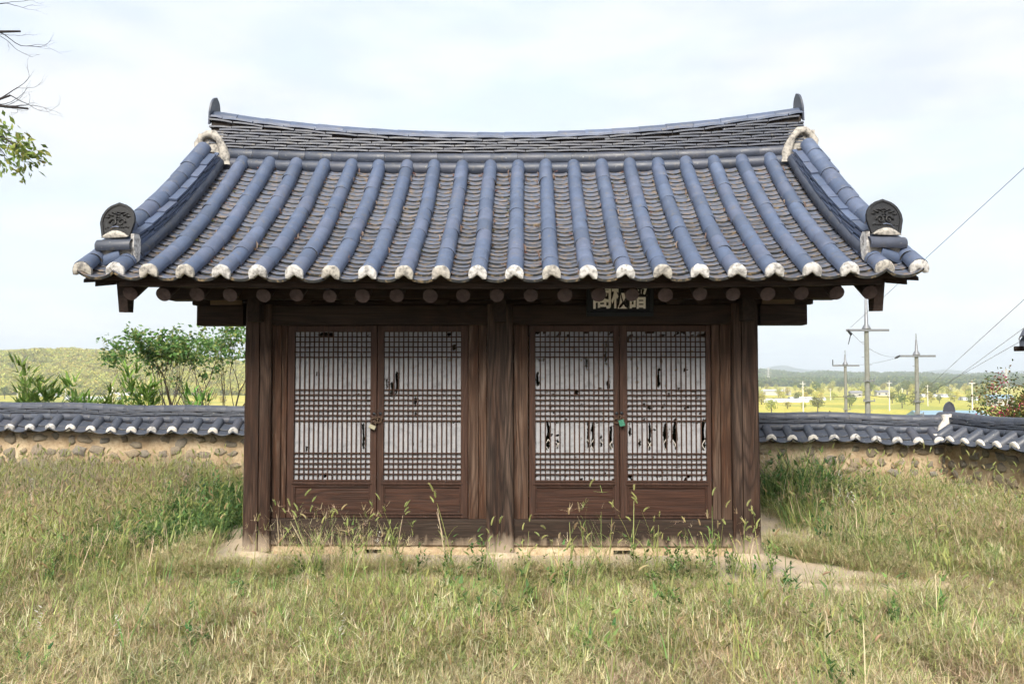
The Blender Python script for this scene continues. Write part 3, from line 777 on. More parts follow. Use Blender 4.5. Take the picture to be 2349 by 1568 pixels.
def flat_tile(length, depth, th, bow, name, mat):
    b = MB(); n = 5; V = []
    for k in range(n + 1):
        x = -length / 2 + length * k / n; dz = bow * (1 - (2 * k / n - 1) ** 2)
        V += [(x, -depth / 2, dz), (x, -depth / 2 + .002, dz + th), (x, depth / 2, dz + th), (x, depth / 2, dz)]
    F = [(k * 4 + j, k * 4 + (j + 1) % 4, (k + 1) * 4 + (j + 1) % 4, (k + 1) * 4 + j) for k in range(n) for j in range(4)] + [(3, 2, 1, 0), tuple(range(n * 4, n * 4 + 4))]
    F = [f[::-1] for f in F]
    b.add(V, F); return b.mesh(name, mat)
FT = flat_tile(.335, .27, .018, .006, 'ridge_tile', M_tiled); FT0 = flat_tile(.335, .30, .022, .008, 'ridge_tile', M_tile)
def along(zf, x, y, roll=0.0):
    """frame whose Y runs along +x following z = zf(x); X toward the viewer side, Z up"""
    t = Vector((.02, 0, zf(x + .01) - zf(x - .01))).normalized(); q = Vector((0, -1, 0)); up = q.cross(t).normalized()
    if up.z < 0: up = -up
    xx = t.cross(up)
    return frame((x, y, zf(x)), xx, t, up)
def ridge_row(zf, y, me, n, x0, x1, rollx=0, jz=.002):
    stp = (x1 - x0) / n
    for k in range(n):
        x = x0 + stp * k
        M = along(zf, x + stp / 2, y); M = M @ Matrix.Translation((0, -stp / 2, jit(jz))) @ Matrix.Rotation(rollx, 4, 'Y') @ Euler((jit(.008), 0, jit(.006))).to_matrix().to_4x4()
        link('ridge_tile', me, ridge, M @ Matrix.Diagonal((1, stp / .302, 1, 1)))
x0r = rows[0] - .3032
ridge_row(lambda x: zbase(x) + .052, 1.105, RT, 21, x0r, rows[-1] + .3032, R(50))
ridge_row(lambda x: zbase(x) + .165, 1.120, RT, 21, -3.05, 3.05, R(50))
zlo = lambda x: zbase(x) + .232
zhi = lambda x: ztop(x) - .104
layers = [(zhi, None, .86), (lambda x: zhi(x) - .033, None, 1.04), (zlo, None, .98), (lambda x: zlo(x) + .030, None, 1.0), (lambda x: zlo(x) + .060, None, 1.02)]
for k in range(1, 6): layers.append((lambda x, k=k: zlo(x) + .060 + .031 * k, lambda x, k=k: zlo(x) + .060 + .031 * k < zhi(x) - .054, 1.0))
for l, (zf, ok, dpt) in enumerate(layers):
    x = -3.25 + ((l * 37) % 100) / 100 * .33 - .20; x1 = 3.25; stp = .344
    while x < x1:
        xa = max(x, -3.25); ln = min(x + stp, x1) - xa; xm = xa + ln / 2; x += stp
        if ln < .05 or (ok and not ok(xm)): continue
        t = Vector((.02, 0, zf(xm + .01) - zf(xm - .01))).normalized()
        M = frame((xm, 1.2 + jit(.006), zf(xm) + jit(.002)), t, Vector((0, 1, 0)), t.cross(Vector((0, 1, 0)))) @ Matrix.Rotation(jit(.010), 4, 'Y') @ Matrix.Diagonal((ln / .344, dpt, 1.0, 1))
        link('ridge_tile', FT0 if l == 0 else FT, ridge, M)
ridge_row(lambda x: ztop(x) - .086, 1.2, RT2, 22, -3.26, 3.26)
# upright end tiles (pointed arch plates)
def end_plate(w, h, th, name, mat, relief=True):
    b = MB(); out = []
    for k in range(15):
        t = k / 14; a = math.pi * t
        x = math.cos(a) * w / 2; z = h * .42 + math.sin(a) ** .92 * h * .58
        if abs(t - .5) < .01: z += h * .03
        out.append((x, z))
    out = [(w * .40, 0.0)] + out + [(-w * .40, 0.0)] + [(-w * .22, h * .12), (0, h * .17), (w * .22, h * .12)]
    n = len(out)
    V = [(x, th, z) for x, z in out] + [(x, 0, z) for x, z in out] + [(x * .86, 0, (z - h * .45) * .86 + h * .46) for x, z in out] + [(x * .84, .008, (z - h * .45) * .84 + h * .46) for x, z in out]
    F = [tuple(range(n))] + [((k + 1) % n + j * n, k + j * n, k + (j + 1) * n, (k + 1) % n + (j + 1) * n)[::-1] for j in range(3) for k in range(n)] + [tuple(range(3 * n, 4 * n))[::-1]]
    b.add(V, F); me = b.mesh(name, mat)
    return me
M_endt = tile_mat('moulded_end_tile', (.006, .0065, .008), False, .03)
EP = end_plate(.30, .30, .022, 'end_tile', M_endt); EPR = end_plate(.27, .31, .018, 'end_tile', M_tiled)
def relief_mesh():
    """low relief of scrolls and ripples pressed into the plate"""
    b = MB()
    for sg in (-1, 1):
        pts = [(sg * (.035 + .035 * (1 - t) * math.cos(9 * t)), -.003, .125 + .040 * (1 - t) * math.sin(9 * t)) for t in np.linspace(0, 1, 16)]
        b.tube(pts, [.010 * (1 - .5 * t) for t in np.linspace(0, 1, 16)], 5)
        for k in range(7):
            a = k / 6; p = Vector((sg * (.02 + .062 * a), -.002, .205 - .030 * a + .01 * math.sin(k * 2)))
            b.tube([p, p + Vector((sg * .016, -.004, .012)), p + Vector((sg * .028, 0, .004))], [.006, .006, .002], 5)
        for k in range(5):
            p = Vector((sg * (.015 + .02 * k), -.002, .078 + .006 * math.sin(k * 3))); b.tube([p, p + Vector((sg * .012, -.004, .009))], [.005, .003], 5)
    for k in range(4):
        z = .15 + .022 * k; b.tube([(-.018, -.001, z), (0, -.006, z + .008), (.018, -.001, z)], [.004, .007, .004], 5)
    return b.mesh('relief', M_endt, True)
RELIEF = relief_mesh()
for sg in (-1, 1):
    M = Matrix.Translation((sg * 3.262, 1.20, ztop(3.262) - .185)) @ Matrix.Rotation(R(90) * sg, 4, 'Z') @ Matrix.Rotation(R(-6), 4, 'X') @ Matrix.Scale(1.06, 4)
    o = link('end_tile', EPR, ridge, M); o['label'] = 'upright pointed tile closing the ' + ('left' if sg < 0 else 'right') + ' end of the main ridge'

# ---- descending gable ridges, verges, corners
def gable(sg):
    g = empty('gable_ridge', (0, 0, 0), pav); g['label'] = ('left' if sg < 0 else 'right') + ' gable ridge of stacked tiles running down to the eave'
    def xd(s): return sg * (3.295 - .075 * s)
    def fr(s, off=0):
        p, tx, ty, nn = RF(xd(s), s); return p + tx * off, tx, ty, nn
    a_lo, a_hi = .36, ATOT * .925
    def row(off, lift, me, step, name='ridge_tile', a0=a_lo, a1=a_hi, roll=0, w=1):
        n = max(1, round((a1 - a0) / step)); st = (a1 - a0) / n
        for k in range(n):
            p, tx, ty, nn = fr(s_at(a0 + st * (k + .5)), off)
            M = frame(p + nn * (lift + jit(.003)) - ty * st / 2, tx, ty, nn) @ Euler((jit(.01), roll, jit(.01))).to_matrix().to_4x4() @ Matrix.Diagonal((w, st / .302 * 1.02, w, 1))
            link(name, me, g, M)
    row(-sg * .105, .062, RT, .262, roll=-sg * R(20)); row(sg * .10, .062, RT, .262, roll=sg * R(20))
    fl = flat_tile(.27, .31, .018, .006, 'ridge_tile', M_tile)
    for l in range(4):
        st = .28; a = a_lo - .02 + .1 * (l % 2)
        while a < a_hi - .1:
            ln = min(st, a_hi - a); p, tx, ty, nn = fr(s_at(a + ln / 2))
            M = frame(p + nn * (.118 + .027 * l + jit(.005)), tx, ty, nn) @ Euler((R(-2.5) + jit(.02), sg * jit(.03), jit(.03))).to_matrix().to_4x4() @ Matrix.Diagonal((1.10 - .02 * l, ln / .31, 1, 1))
            link('ridge_tile', fl, g, M); a += st
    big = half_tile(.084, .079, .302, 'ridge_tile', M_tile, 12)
    row(sg * .015, .222, big, .245, a0=a_lo + .015)
    # mud core
    c = MB(); V = []; F = []; n = 12
    for k in range(n + 1):
        p, tx, ty, nn = fr(s_at(a_lo + (a_hi - a_lo) * k / n)); V += [p - tx * .10, p - tx * .10 + nn * .19, p + tx * .10 + nn * .19, p + tx * .10]
    for k in range(n):
        for j in range(3): F.append((k * 4 + j, k * 4 + j + 1, (k + 1) * 4 + j + 1, (k + 1) * 4 + j))
    F += [(0, 3, 2, 1)]
    c.add(V, F); c.build('ridge_core', M_dark, g)
    # end group: end tile with relief, plaster crescent, cross tile, plaster cheek
    p, tx, ty, nn = fr(s_at(a_lo - .03)); zc = p.z
    turn = Matrix.Rotation(sg * R(9), 4, 'Z')
    M = Matrix.Translation((p.x, p.y - .125, zc + .20)) @ turn @ Matrix.Rotation(R(-9), 4, 'X') @ Matrix.Diagonal((1.10, 1.0, 1.0, 1))
    o = link('end_tile', EP, g, M); o['label'] = 'black pointed end tile with moulded scroll relief'
    rl = link('relief', RELIEF, g, M @ Matrix.Translation((0, .006, .0)))
    cr = MB(); n = 10; V = []
    for k in range(n + 1):
        x = -.125 + .25 * k / n; h = .058 * (1 - (x / .13) ** 2); V += [(x, 0, 0), (x, -.012 - .004 * (k % 2), h * .5), (x, 0, h + .004), (x, .06, h)]
    F = [(k * 4 + j, (k + 1) * 4 + j, (k + 1) * 4 + j + 1, k * 4 + j + 1) for k in range(n) for j in range(3)]
    cr.add(V, F); cr.build('plaster_crescent', M_plasterd, g, True, M=Matrix.Translation((p.x, p.y - .135, zc + .188)) @ turn)
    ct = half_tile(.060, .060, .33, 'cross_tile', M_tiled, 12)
    link('cross_tile', ct, g, Matrix.Translation((p.x, p.y - .105, zc + .118)) @ turn @ Matrix.Rotation(R(90), 4, 'Z') @ Matrix.Translation((0, -.165, 0)) @ Matrix.Rotation(-R(35), 4, 'Y'))
    pf_ = MB(); pf_.box((-.155, -.02, .0), (.155, .05, .15)); pf_.build('mortar_bed', M_plasterd, g, M=Matrix.Translation((p.x, p.y - .085, zc + .02)) @ turn)
    ck = MB(); out = [(-.045, .20), (.02, .205), (.05, .16), (.045, .06), (.03, -.02), (.0, -.045), (-.02, 0), (-.05, .09)]
    rr_ = [Vector((0, x + jit(.004), z)) for x, z in out]; ck.prism(rr_, (.03, 0, 0)); ck.build('plaster_cheek', M_plaster, g, M=Matrix.Translation((p.x - sg * .165 - .015, p.y - .09, zc + .02)) @ turn)
    # two short cover tiles in front of the ridge foot, with their caps and pans
    for x in (3.18, 3.46):
        for k in range(3):
            o_, tx, ty, nn = RF(sg * x, s_at(k * .2)); link('convex_tile', SUK, g, frame(o_ + nn * (.038 + .01 * (x > 3.3)), tx, ty, nn) @ Matrix.Rotation(-sg * (.10 if x > 3.3 else .03), 4, 'Z'))
        o_, tx, ty, nn = RF(sg * x, 0); link('plaster_cap', random.choice(CAPS), g, frame(o_ + nn * .038 - ty * .004, tx, ty, nn) @ Matrix.Rotation(R(-12), 4, 'X') @ Matrix.Rotation(-sg * (.10 if x > 3.3 else .03), 4, 'Z'))
    for x in (3.335,):
        for k in range(3):
            o_, tx, ty, nn = RF(sg * x, s_at(k * .1)); link('concave_tile', PAN, g, frame(o_ - ty * (.04 if k == 0 else 0), tx, ty, nn) @ Matrix.Rotation(R(-6), 4, 'X'))
    # verge: short tiles pointing outward down the gable edge
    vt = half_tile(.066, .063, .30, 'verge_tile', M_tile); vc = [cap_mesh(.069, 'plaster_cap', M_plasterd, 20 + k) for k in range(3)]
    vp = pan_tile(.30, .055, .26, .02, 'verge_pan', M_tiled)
    for kk in range(18):
        a = .27 + kk * .278; rear = a > ATOT * .97
        aa = a if not rear else 2 * ATOT - a
        if aa < .15 or (ATOT - aa) < (9 if rear else .42): continue
        s = s_at(aa); p, tx, ty, nn = RF(sg * 3.50, s)
        if rear:
            p.y = 2.4 - p.y; ty = Vector((ty.x, -ty.y, ty.z)); nn = Vector((nn.x, -nn.y, nn.z)); ty = -ty
        out_ = Vector((sg, 0, 0)); yv = (-out_ + nn * .42).normalized(); xv = yv.cross(nn).normalized(); zv = xv.cross(yv)
        M = frame(p - nn * .035, xv, yv, zv); link('verge_tile', vt, g, M)
        link('plaster_cap', random.choice(vc), g, M @ Matrix.Rotation(R(-8), 4, 'X'))
        q = p + ty * .139; link('verge_pan', vp, g, frame(q - nn * .075 + out_ * .03, xv, yv, zv))
    # timber below the verge
    tb = [(a, rz(3.22, a)) for a in np.linspace(.065, 1, 14)]
    yz = [(-1.0 + 2.2 * a, float(z) - .082) for a, z in tb]; full = yz + [(2.4 - y, z) for y, z in yz[:-1]][::-1]
    dep = [.235 - .0 * i for i in range(len(full))]
    low = [(y, z - .255) for y, z in full]; low[0] = (full[0][0] + .06, full[0][1] - .285); low.insert(1, (full[0][0] + .15, full[0][1] - .280)); low[-1] = (full[-1][0] - .06, full[-1][1] - .285)
    m = MB(); xa, xb = (sg * 3.255, sg * 3.175)
    top = [(xa, y, z) for y, z in full]; bot = [(xa, y, z) for y, z in low]
    nT, nB = len(top), len(bot); Vv = top + bot + [(xb, y, z) for y, z in full] + [(xb, y, z) for y, z in low]; o2 = nT + nB; Ff = []
    # match low with full (low has one more point)
    bi = [0] + list(range(2, nB))
    for i in range(nT - 1):
        a, b_ = i, i + 1; c_, d_ = nT + bi[i], nT + bi[i + 1]
        if i == 0:
            Ff += [(a, b_, d_, nT + 1, c_), (o2 + c_, o2 + nT + 1, o2 + d_, o2 + b_, o2 + a)]
        else: Ff += [(a, b_, d_, c_), (o2 + c_, o2 + d_, o2 + b_, o2 + a)]
        Ff.append((a, o2 + a, o2 + b_, b_))
    for i in range(nB - 1): Ff.append((nT + i, nT + i + 1, o2 + nT + i + 1, o2 + nT + i))
    Ff += [(0, nT, o2 + nT, o2), (nT - 1, o2 + nT - 1, o2 + nT + nB - 1, nT + nB - 1)]
    m.add(Vv, Ff); m.build('barge_board', M_beamy, g)
    for w0, w1, dz, th, s0 in ((3.19, 3.50, .050, .028, .035), (3.25, 3.43, .088, .045, .06)):
        m = MB(); V = []; F = []; seq = [(s, 0) for s in np.linspace(s0, 1, 9)] + [(s, 1) for s in np.linspace(.9, s0, 8)]
        for s, rr in seq:
            y = -1 + 2.2 * s; y = 2.4 - y if rr else y; z = float(rz(3.3, s)) - dz
            V += [(sg * w0, y, z), (sg * w1, y, z - .015), (sg * w1, y, z - th - .015), (sg * w0, y, z - th)]
        for k in range(len(seq) - 1):
            for j in range(4): F.append((k * 4 + j, k * 4 + (j + 1) % 4, (k + 1) * 4 + (j + 1) % 4, (k + 1) * 4 + j))
        F += [(3, 2, 1, 0), tuple(range(len(V) - 4, len(V)))]
        m.add(V, F); m.build('verge_board', M_beamy, g)
    # plaster where the gable ridge meets the main ridge
    b = MB(); n = 18; V = []
    path = [(-.13, .02), (-.135, .12), (-.10, .20), (-.03, .245), (.05, .235), (.115, .17), (.16, .07), (.19, -.03), (.205, -.10), (.21, -.15)]
    path = [(x * .88, z * .88 - .01) for x, z in path]
    for k, (x, z) in enumerate(path):
        t = k / (len(path) - 1); w = .040 + .02 * math.sin(k * 2.1) * .4 + (.008 if k > 6 else 0)
        tx_, tz_ = (path[min(k + 1, len(path) - 1)][0] - path[max(k - 1, 0)][0], path[min(k + 1, len(path) - 1)][1] - path[max(k - 1, 0)][1]); ln = math.hypot(tx_, tz_); nx_, nz_ = -tz_ / ln, tx_ / ln
        for (u, d) in ((-1, .05), (-1, .0), (-.4, -.022), (.4, -.022 + jit(.006)), (1, 0), (1, .05)):
            V.append((-sg * (x + nx_ * w * u + jit(.005)), d + jit(.003), z + nz_ * w * u + jit(.005)))
    F = [(k * 6 + j, k * 6 + j + 1, (k + 1) * 6 + j + 1, (k + 1) * 6 + j) for k in range(len(path) - 1) for j in range(5)]
    F += [tuple(range(6)), tuple(range(len(V) - 6, len(V)))[::-1]]
    if sg < 0: pass
    b.add(V, F); p, tx, ty, nn = fr(s_at(a_hi))
    b.build('plaster_joint', M_plasterd, g, True, M=Matrix.Translation((p.x, p.y - .02, p.z + .165)))
    b = MB(); b.box((-.14, 0, -.1), (.14, .20, .40)); b.build('mortar_fill', M_plasterd, g, M=Matrix.Translation((p.x, p.y + .02, p.z - .02)))
    return g
gable(-1); gable(1)

# weeds and leaf litter lodged in the roof channels
wb = MB()
for _ in range(420):
    x = random.choice(rows) + random.choice((-1, 1)) * random.uniform(.062, .10); s = random.random() ** .8 * .93
    o, tx, ty, nn = RF(x, s); q = o + nn * .022
    if random.random() < .16:
        wb.curcol = random.choice(((.30, .22, .17), (.34, .27, .22), (.24, .17, .14))); h = random.uniform(.03, .065)
        wb.tube([q, q + Vector((jit(.006), jit(.006), h * .6)), q + Vector((jit(.012), jit(.01), h))], [.006, .008, .002], 5)
        n = 6
    else:
        wb.curcol = random.choice(((.17, .105, .06), (.21, .14, .085), (.12, .085, .05), (.20, .10, .075), (.09, .10, .04)))
        for k in range(5):
            d = Vector((jit(1), jit(1), random.uniform(.1, .9))).normalized() * random.uniform(.015, .04); e = d.orthogonal().normalized() * .006
            b0 = q + Vector((jit(.015), jit(.015), 0)); wb.add([b0 - e, b0 + e, b0 + d], [(0, 1, 2)])
o = wb.build('roof_weeds', M_grass); tag(o, 'dry weeds and leaf litter lodged between the roof tiles', 'weeds', kind='stuff')

# ================================================================== YARD WALLS
WSUK = half_tile(.068, .066, .27, 'convex_tile', M_tilew); WPAN = pan_tile(.283, .055, .16, .02, 'concave_tile', M_tilew)
WRT = half_tile(.060, .060, .302, 'ridge_tile', M_tilew, 10); WTOP = half_tile(.074, .074, .302, 'ridge_tile', M_tilew, 10)
WFL = flat_tile(.345, .24, .020, .006, 'ridge_tile', M_tilew)
WCAPS = [cap_mesh(.070, 'plaster_cap', M_plaster, 40 + k, nd=.55) for k in range(3)]; WCAPW = [cap_mesh(.070, 'plaster_cap', M_plasterw, 50 + k, nd=.55) for k in range(3)]
def stone_mesh(seed):
    rs = random.Random(seed); b = MB(); n = 9
    V = []; pr = [(.0, 1.0), (.55, .93), (.9, .62)]
    ang = [2 * math.pi * k / n + rs.uniform(-.2, .2) for k in range(n)]; rr = [rs.uniform(.62, 1.2) for _ in range(n)]
    for (h, sc) in pr:
        for a, q in zip(ang, rr): V.append((math.cos(a) * q * sc + rs.uniform(-.03, .03), -h + rs.uniform(-.06, .06), math.sin(a) * q * sc + rs.uniform(-.03, .03)))
    V.append((rs.uniform(-.1, .1), -1.02, rs.uniform(-.1, .1)))
    F = [(j * n + k, (j + 1) * n + k, (j + 1) * n + (k + 1) % n, j * n + (k + 1) % n) for j in range(2) for k in range(n)] + [(2 * n + k, 3 * n, 2 * n + (k + 1) % n) for k in range(n)]
    b.add(V, F); return b.mesh('stone', M_stone, True, 55)
STONES = [stone_mesh(k) for k in range(10)]
def yard_wall(a, b, name, label, capset, sag=.012, seed=1, stones=None, view=None):
    rs = random.Random(seed); a = Vector(a); b = Vector(b); Lh = math.hypot(b.x - a.x, b.y - a.y)
    u = Vector((b.x - a.x, b.y - a.y, 0)).normalized(); nv = Vector((u.y, -u.x, 0))                 # toward the yard
    w = tag(empty(name, (a.x, a.y, 0)), label, 'wall'); org = Vector((a.x, a.y, 0))
    def top(t): return a.z + (b.z - a.z) * t / Lh + .012 * math.sin(t * 1.7 + seed) + .008 * math.sin(t * 4.1)
    def pt(t, d, z): return u * t + nv * d + Vector((0, 0, top(t) + z))
    # mud body, uneven face
    m = MB(); nu = int(Lh / .09); nzq = 12; V = []; F = []
    for i in range(nu + 1):
        t = Lh * i / nu
        for j in range(nzq + 1):
            z = -.40 - (1.35) * j / nzq
            q = u * t + org; d = .20 + .045 * (float(fbm(t * 2.3, z * 2.3, seed)) - .5) + .03 * (float(fbm(t * 9, z * 9, seed + 4)) - .5)
            V.append(u * t + nv * d + Vector((0, 0, top(t) + z)))
        V.append(u * t + nv * -.22 + Vector((0, 0, top(t) - 1.75))); V.append(u * t + nv * -.22 + Vector((0, 0, top(t) - .40)))
    k_ = nzq + 3
    for i in range(nu):
        for j in range(k_): F.append((i * k_ + j, i * k_ + (j + 1) % k_, (i + 1) * k_ + (j + 1) % k_, (i + 1) * k_ + j))
    F += [tuple(range(k_))[::-1], tuple(range(nu * k_, (nu + 1) * k_))]
    m.add(V, F); m.build('wall_body', M_mud, w, True)
    # cap bed under the tiles
    m = MB(); V = []; F = []
    for i in range(31):
        t = Lh * i / 30; V += [pt(t, .285, -.385), pt(t, .285, -.355), pt(t, .06, -.20), pt(t, -.06, -.20), pt(t, -.29, -.355), pt(t, -.29, -.385)]
    for i in range(30):
        for j in range(6): F.append((i * 6 + j, i * 6 + (j + 1) % 6, (i + 1) * 6 + (j + 1) % 6, (i + 1) * 6 + j))
    F += [tuple(range(6))[::-1], tuple(range(180, 186))]
    m.add(V, F); m.build('cap_bed', M_dark, w)
    def vis(t):
        q = org + pt(t, .2, -.2); x, y, z = project(q); return -120 < x < 2470 and (view is None or view(x))
    ax_u = u; dn = (nv * .86 + Vector((0, 0, -.51))).normalized(); upv = -dn; nn = u.cross(upv).normalized()
    if nn.z < 0: nn = -nn
    p_ = .283; n = int(Lh / p_)
    for k in range(n):
        t = (k + .5) * p_
        if not vis(t): continue
        d0 = .352
        fl = rs.uniform(-.008, .008)
        slope_t = Vector((0, 0, (top(t + .1) - top(t - .1)) / .2)); uu = (u + slope_t).normalized(); n2 = uu.cross(upv).normalized(); n2 = n2 if n2.z > 0 else -n2
        xv = upv.cross(n2)
        M = frame(pt(t, d0, -.352 + fl), xv, upv, n2) @ Euler((rs.uniform(-.02, .02), 0, rs.uniform(-.04, .04))).to_matrix().to_4x4()
        link('convex_tile', WSUK, w, M); link('plaster_cap', rs.choice(capset), w, M @ Matrix.Translation((0, -.012, .006)) @ Matrix.Rotation(R(-14), 4, 'X') @ Matrix.Rotation(rs.uniform(-.3, .3), 4, 'Y'))
        for q in range(2):
            M = frame(pt(t + p_ / 2, d0 + .035 - q * .095, -.385 + q * .062 + rs.uniform(-.006, .006)), xv, upv, n2) @ Euler((R(-4), rs.uniform(-.02, .02), rs.uniform(-.02, .02))).to_matrix().to_4x4()
            link('concave_tile', WPAN, w, M)
    def rowt(me, d, z, st, off, roll=0, flat=False):
        t = off; sgn = 1
        while t < Lh - .05:
            ln = min(st, Lh - t); tm = t + ln / 2
            if vis(tm):
                uu = (pt(tm + .05, 0, 0) - pt(tm - .05, 0, 0)).normalized(); up2 = nv.cross(uu).normalized(); up2 = up2 if up2.z > 0 else -up2
                if flat: M = frame(pt(tm, d, z + rs.uniform(-.003, .003)), uu, up2.cross(uu), up2) @ Euler((rs.uniform(-.01, .01), rs.uniform(-.012, .012), rs.uniform(-.012, .012))).to_matrix().to_4x4() @ Matrix.Diagonal((ln / .35, 1, 1, 1))
                else:
                    xv = uu.cross(up2)
                    M = frame(pt(t, d, z + rs.uniform(-.002, .002)), xv, uu, up2) @ Matrix.Rotation(roll, 4, 'Y') @ Euler((rs.uniform(-.012, .012), 0, rs.uniform(-.008, .008))).to_matrix().to_4x4() @ Matrix.Diagonal((1, ln / .302, 1, 1))
                link('ridge_tile', me, w, M)
            t += st
    rowt(WRT, .085, -.205, .283, 0, R(40))
    rowt(WFL, 0, -.142, .345, .10, flat=True); rowt(WFL, 0, -.118, .345, .0, flat=True); rowt(WFL, 0, -.092, .345, .17, flat=True)
    rowt(WTOP, 0, -.074, .292, .03)
    m = MB(); V = []; F = []
    for i in range(31):
        t = Lh * i / 30; V += [pt(t, .085, -.24), pt(t, .085, -.07), pt(t, -.09, -.07), pt(t, -.09, -.24)]
    for i in range(30):
        for j in range(4): F.append((i * 4 + j, i * 4 + (j + 1) % 4, (i + 1) * 4 + (j + 1) % 4, (i + 1) * 4 + j))
    m.add(V, F); m.build('cap_core', M_dark, w)
    # stones bedded in the mud face, in rough courses
    for c, (dz, dens) in enumerate(((-.50, .215), (-.66, .20), (-.82, .215), (-.98, .23))):
        t = rs.uniform(0, .2)
        while t < Lh:
            if vis(t) and rs.random() < (.82 if c else .9):
                sx = rs.uniform(.06, .135); sz = rs.uniform(.05, .088)
                M = Matrix.Translation(u * t + nv * (.195 + rs.uniform(-.012, .004)) + Vector((0, 0, top(t) + dz + rs.uniform(-.045, .045)))) @ frame((0, 0, 0), u, -nv, Vector((0, 0, 1))) @ Matrix.Rotation(rs.uniform(-.4, .4), 4, 'Y') @ Matrix.Diagonal((sx, rs.uniform(.030, .052), sz, 1))
                link('stone', rs.choice(STONES), w, M)
            t += dens * rs.uniform(.75, 1.35)
    return w
wl = yard_wall((-9.6, 3.82, 1.272), (6.05, 3.86, 1.080), 'stone_wall', 'long low stone and ochre mud wall with tiled cap behind the timber shrine', WCAPS + WCAPW, seed=3, view=lambda x: x < 620 or x > 1660)
wr = yard_wall((6.10, 4.06, 1.100), (7.40, -3.2, 1.175), 'stone_wall', 'mud wall running toward the viewer from the corner at the far right', WCAPW, seed=8)
# plaster at the corner and the upright tile behind it
b = MB(); V = []
path = [(0, .44), (.03, .36), (-.02, .28), (-.05, .2), (-.03, .12), (-.10, .05), (-.13, 0)]
for k, (x, z) in enumerate(path):
    for (q, d) in ((-.05, .06), (-.06, 0), (-.02, -.03), (.04, -.03), (.075, 0), (.07, .06)): V.append((x + q + jit(.008), d, z + jit(.006)))
b.add(V, [(k * 6 + j, k * 6 + j + 1, (k + 1) * 6 + j + 1, (k + 1) * 6 + j) for k in range(len(path) - 1) for j in range(5)])
b.build('plaster_joint', M_plasterw, wr, True, M=Matrix.Translation((-.08, -.36, .655)))
link('end_tile', end_plate(.26, .28, .022, 'end_tile', M_tilew), wr, Matrix.Translation((.22, .12, .995)) @ Matrix.Rotation(R(25), 4, 'Z') @ Matrix.Scale(.9, 4))

# ================================================================== GRASS
def blade(b, base, az, L_, th0, th1, w, col, segs=4, tipw=.0):
    p = Vector(base); side = Vector((-math.sin(az), math.cos(az), 0)); o = Vector((math.cos(az), math.sin(az), 0)); V = []
    for k in range(segs + 1):
        t = k / segs; th = th0 + th1 * t; ww = w * (1 - t) ** .6 * .5 + tipw
        V += [p - side * ww, p + side * ww]
        p = p + (o * math.sin(th) + Vector((0, 0, math.cos(th)))) * (L_ / segs)
    b.curcol = col; b.add(V, [(2 * k, 2 * k + 1, 2 * k + 3, 2 * k + 2) for k in range(segs)]); return p
def vary(c, a=.25): q = 1 + random.uniform(-a, a); return tuple(max(0, x * q * (1 + random.uniform(-.06, .06))) for x in c)
GREEN, DGREEN, YGREEN = (.18, .265, .080), (.095, .185, .062), (.33, .38, .135)
TAN, PTAN, BROWN, PURP = (.52, .435, .265), (.62, .535, .36), (.37, .285, .175), (.40, .34, .265)
def p_crab(dry, h=.28, n=16):
    b = MB()
    for _ in range(n):
        az = random.uniform(0, 6.28); base = (jit(.05), jit(.05), 0); c = vary(random.choice((TAN, PTAN, TAN, BROWN, PTAN) if random.random() < dry else (GREEN, YGREEN, YGREEN, TAN)))
        L_ = h * random.uniform(.6, 1.35); th0 = random.uniform(.1, 1.25)
        tip = blade(b, base, az, L_, th0, random.uniform(-.5, .7), .0026, c, 3, .0008)
        for q in range(random.randint(3, 5)):                      # finger-like spikes
            blade(b, tip, az + random.uniform(-2.4, 2.4), random.uniform(.04, .085), random.uniform(.3, 1.9), random.uniform(0, .4), .0018, vary(c, .2), 1, .0008)
        if random.random() < .5:
            blade(b, base, az + jit(1.5), L_ * .5, random.uniform(.4, 1.2), .6, .006, vary(TAN if random.random() < dry else GREEN), 3)
    return b
def p_leafy(h=.18, n=22, cols=(GREEN, DGREEN, YGREEN), w=.0065):
    b = MB()
    for _ in range(n): blade(b, (jit(.06), jit(.06), 0), random.uniform(0, 6.28), h * random.uniform(.5, 1.3), random.uniform(.05, .9), random.uniform(.2, 1.3), w * random.uniform(.6, 1.3), vary(random.choice(cols)), 4)
    return b
def p_dry(h=.22, n=26):
    b = MB()
    for _ in range(n): blade(b, (jit(.08), jit(.08), jit(.01)), random.uniform(0, 6.28), h * random.uniform(.4, 1.2), random.uniform(.4, 1.6), random.uniform(-.4, .6), .0028, vary(random.choice((TAN, PTAN, BROWN, TAN, YGREEN))), 3, .0007)
    return b
def fox_head(b, p, d, L_, col):
    d = Vector(d); n = 7; pts = []; q = Vector(p); bend = random.uniform(.1, .5)
    h = Vector((d.x, d.y, 0)); h = h.normalized() if h.length > 1e-3 else Vector((1, 0, 0))
    for k in range(n):
        pts.append(q.copy()); q += d * (L_ / (n - 1)); d = (d + h * bend * .25 - Vector((0, 0, bend * .35))).normalized()
    b.curcol = col; b.tube(pts, [.003, .0058, .0066, .0064, .006, .0045, .0015], 5)
    for k in range(44):
        t = random.uniform(.05, .98); i = min(int(t * (n - 1)), n - 2); c = pts[i].lerp(pts[i + 1], t * (n - 1) - i)
        ax = (pts[i + 1] - pts[i]).normalized(); r_ = Vector((jit(1), jit(1), jit(1))); r_ = (r_ - ax * r_.dot(ax)).normalized(); e = ax.cross(r_) * .0011
        tip = c + r_ * .012 + ax * .009; b.curcol = vary((.46, .46, .22), .2); b.add([c - e, c + e, tip], [(0, 1, 2)])
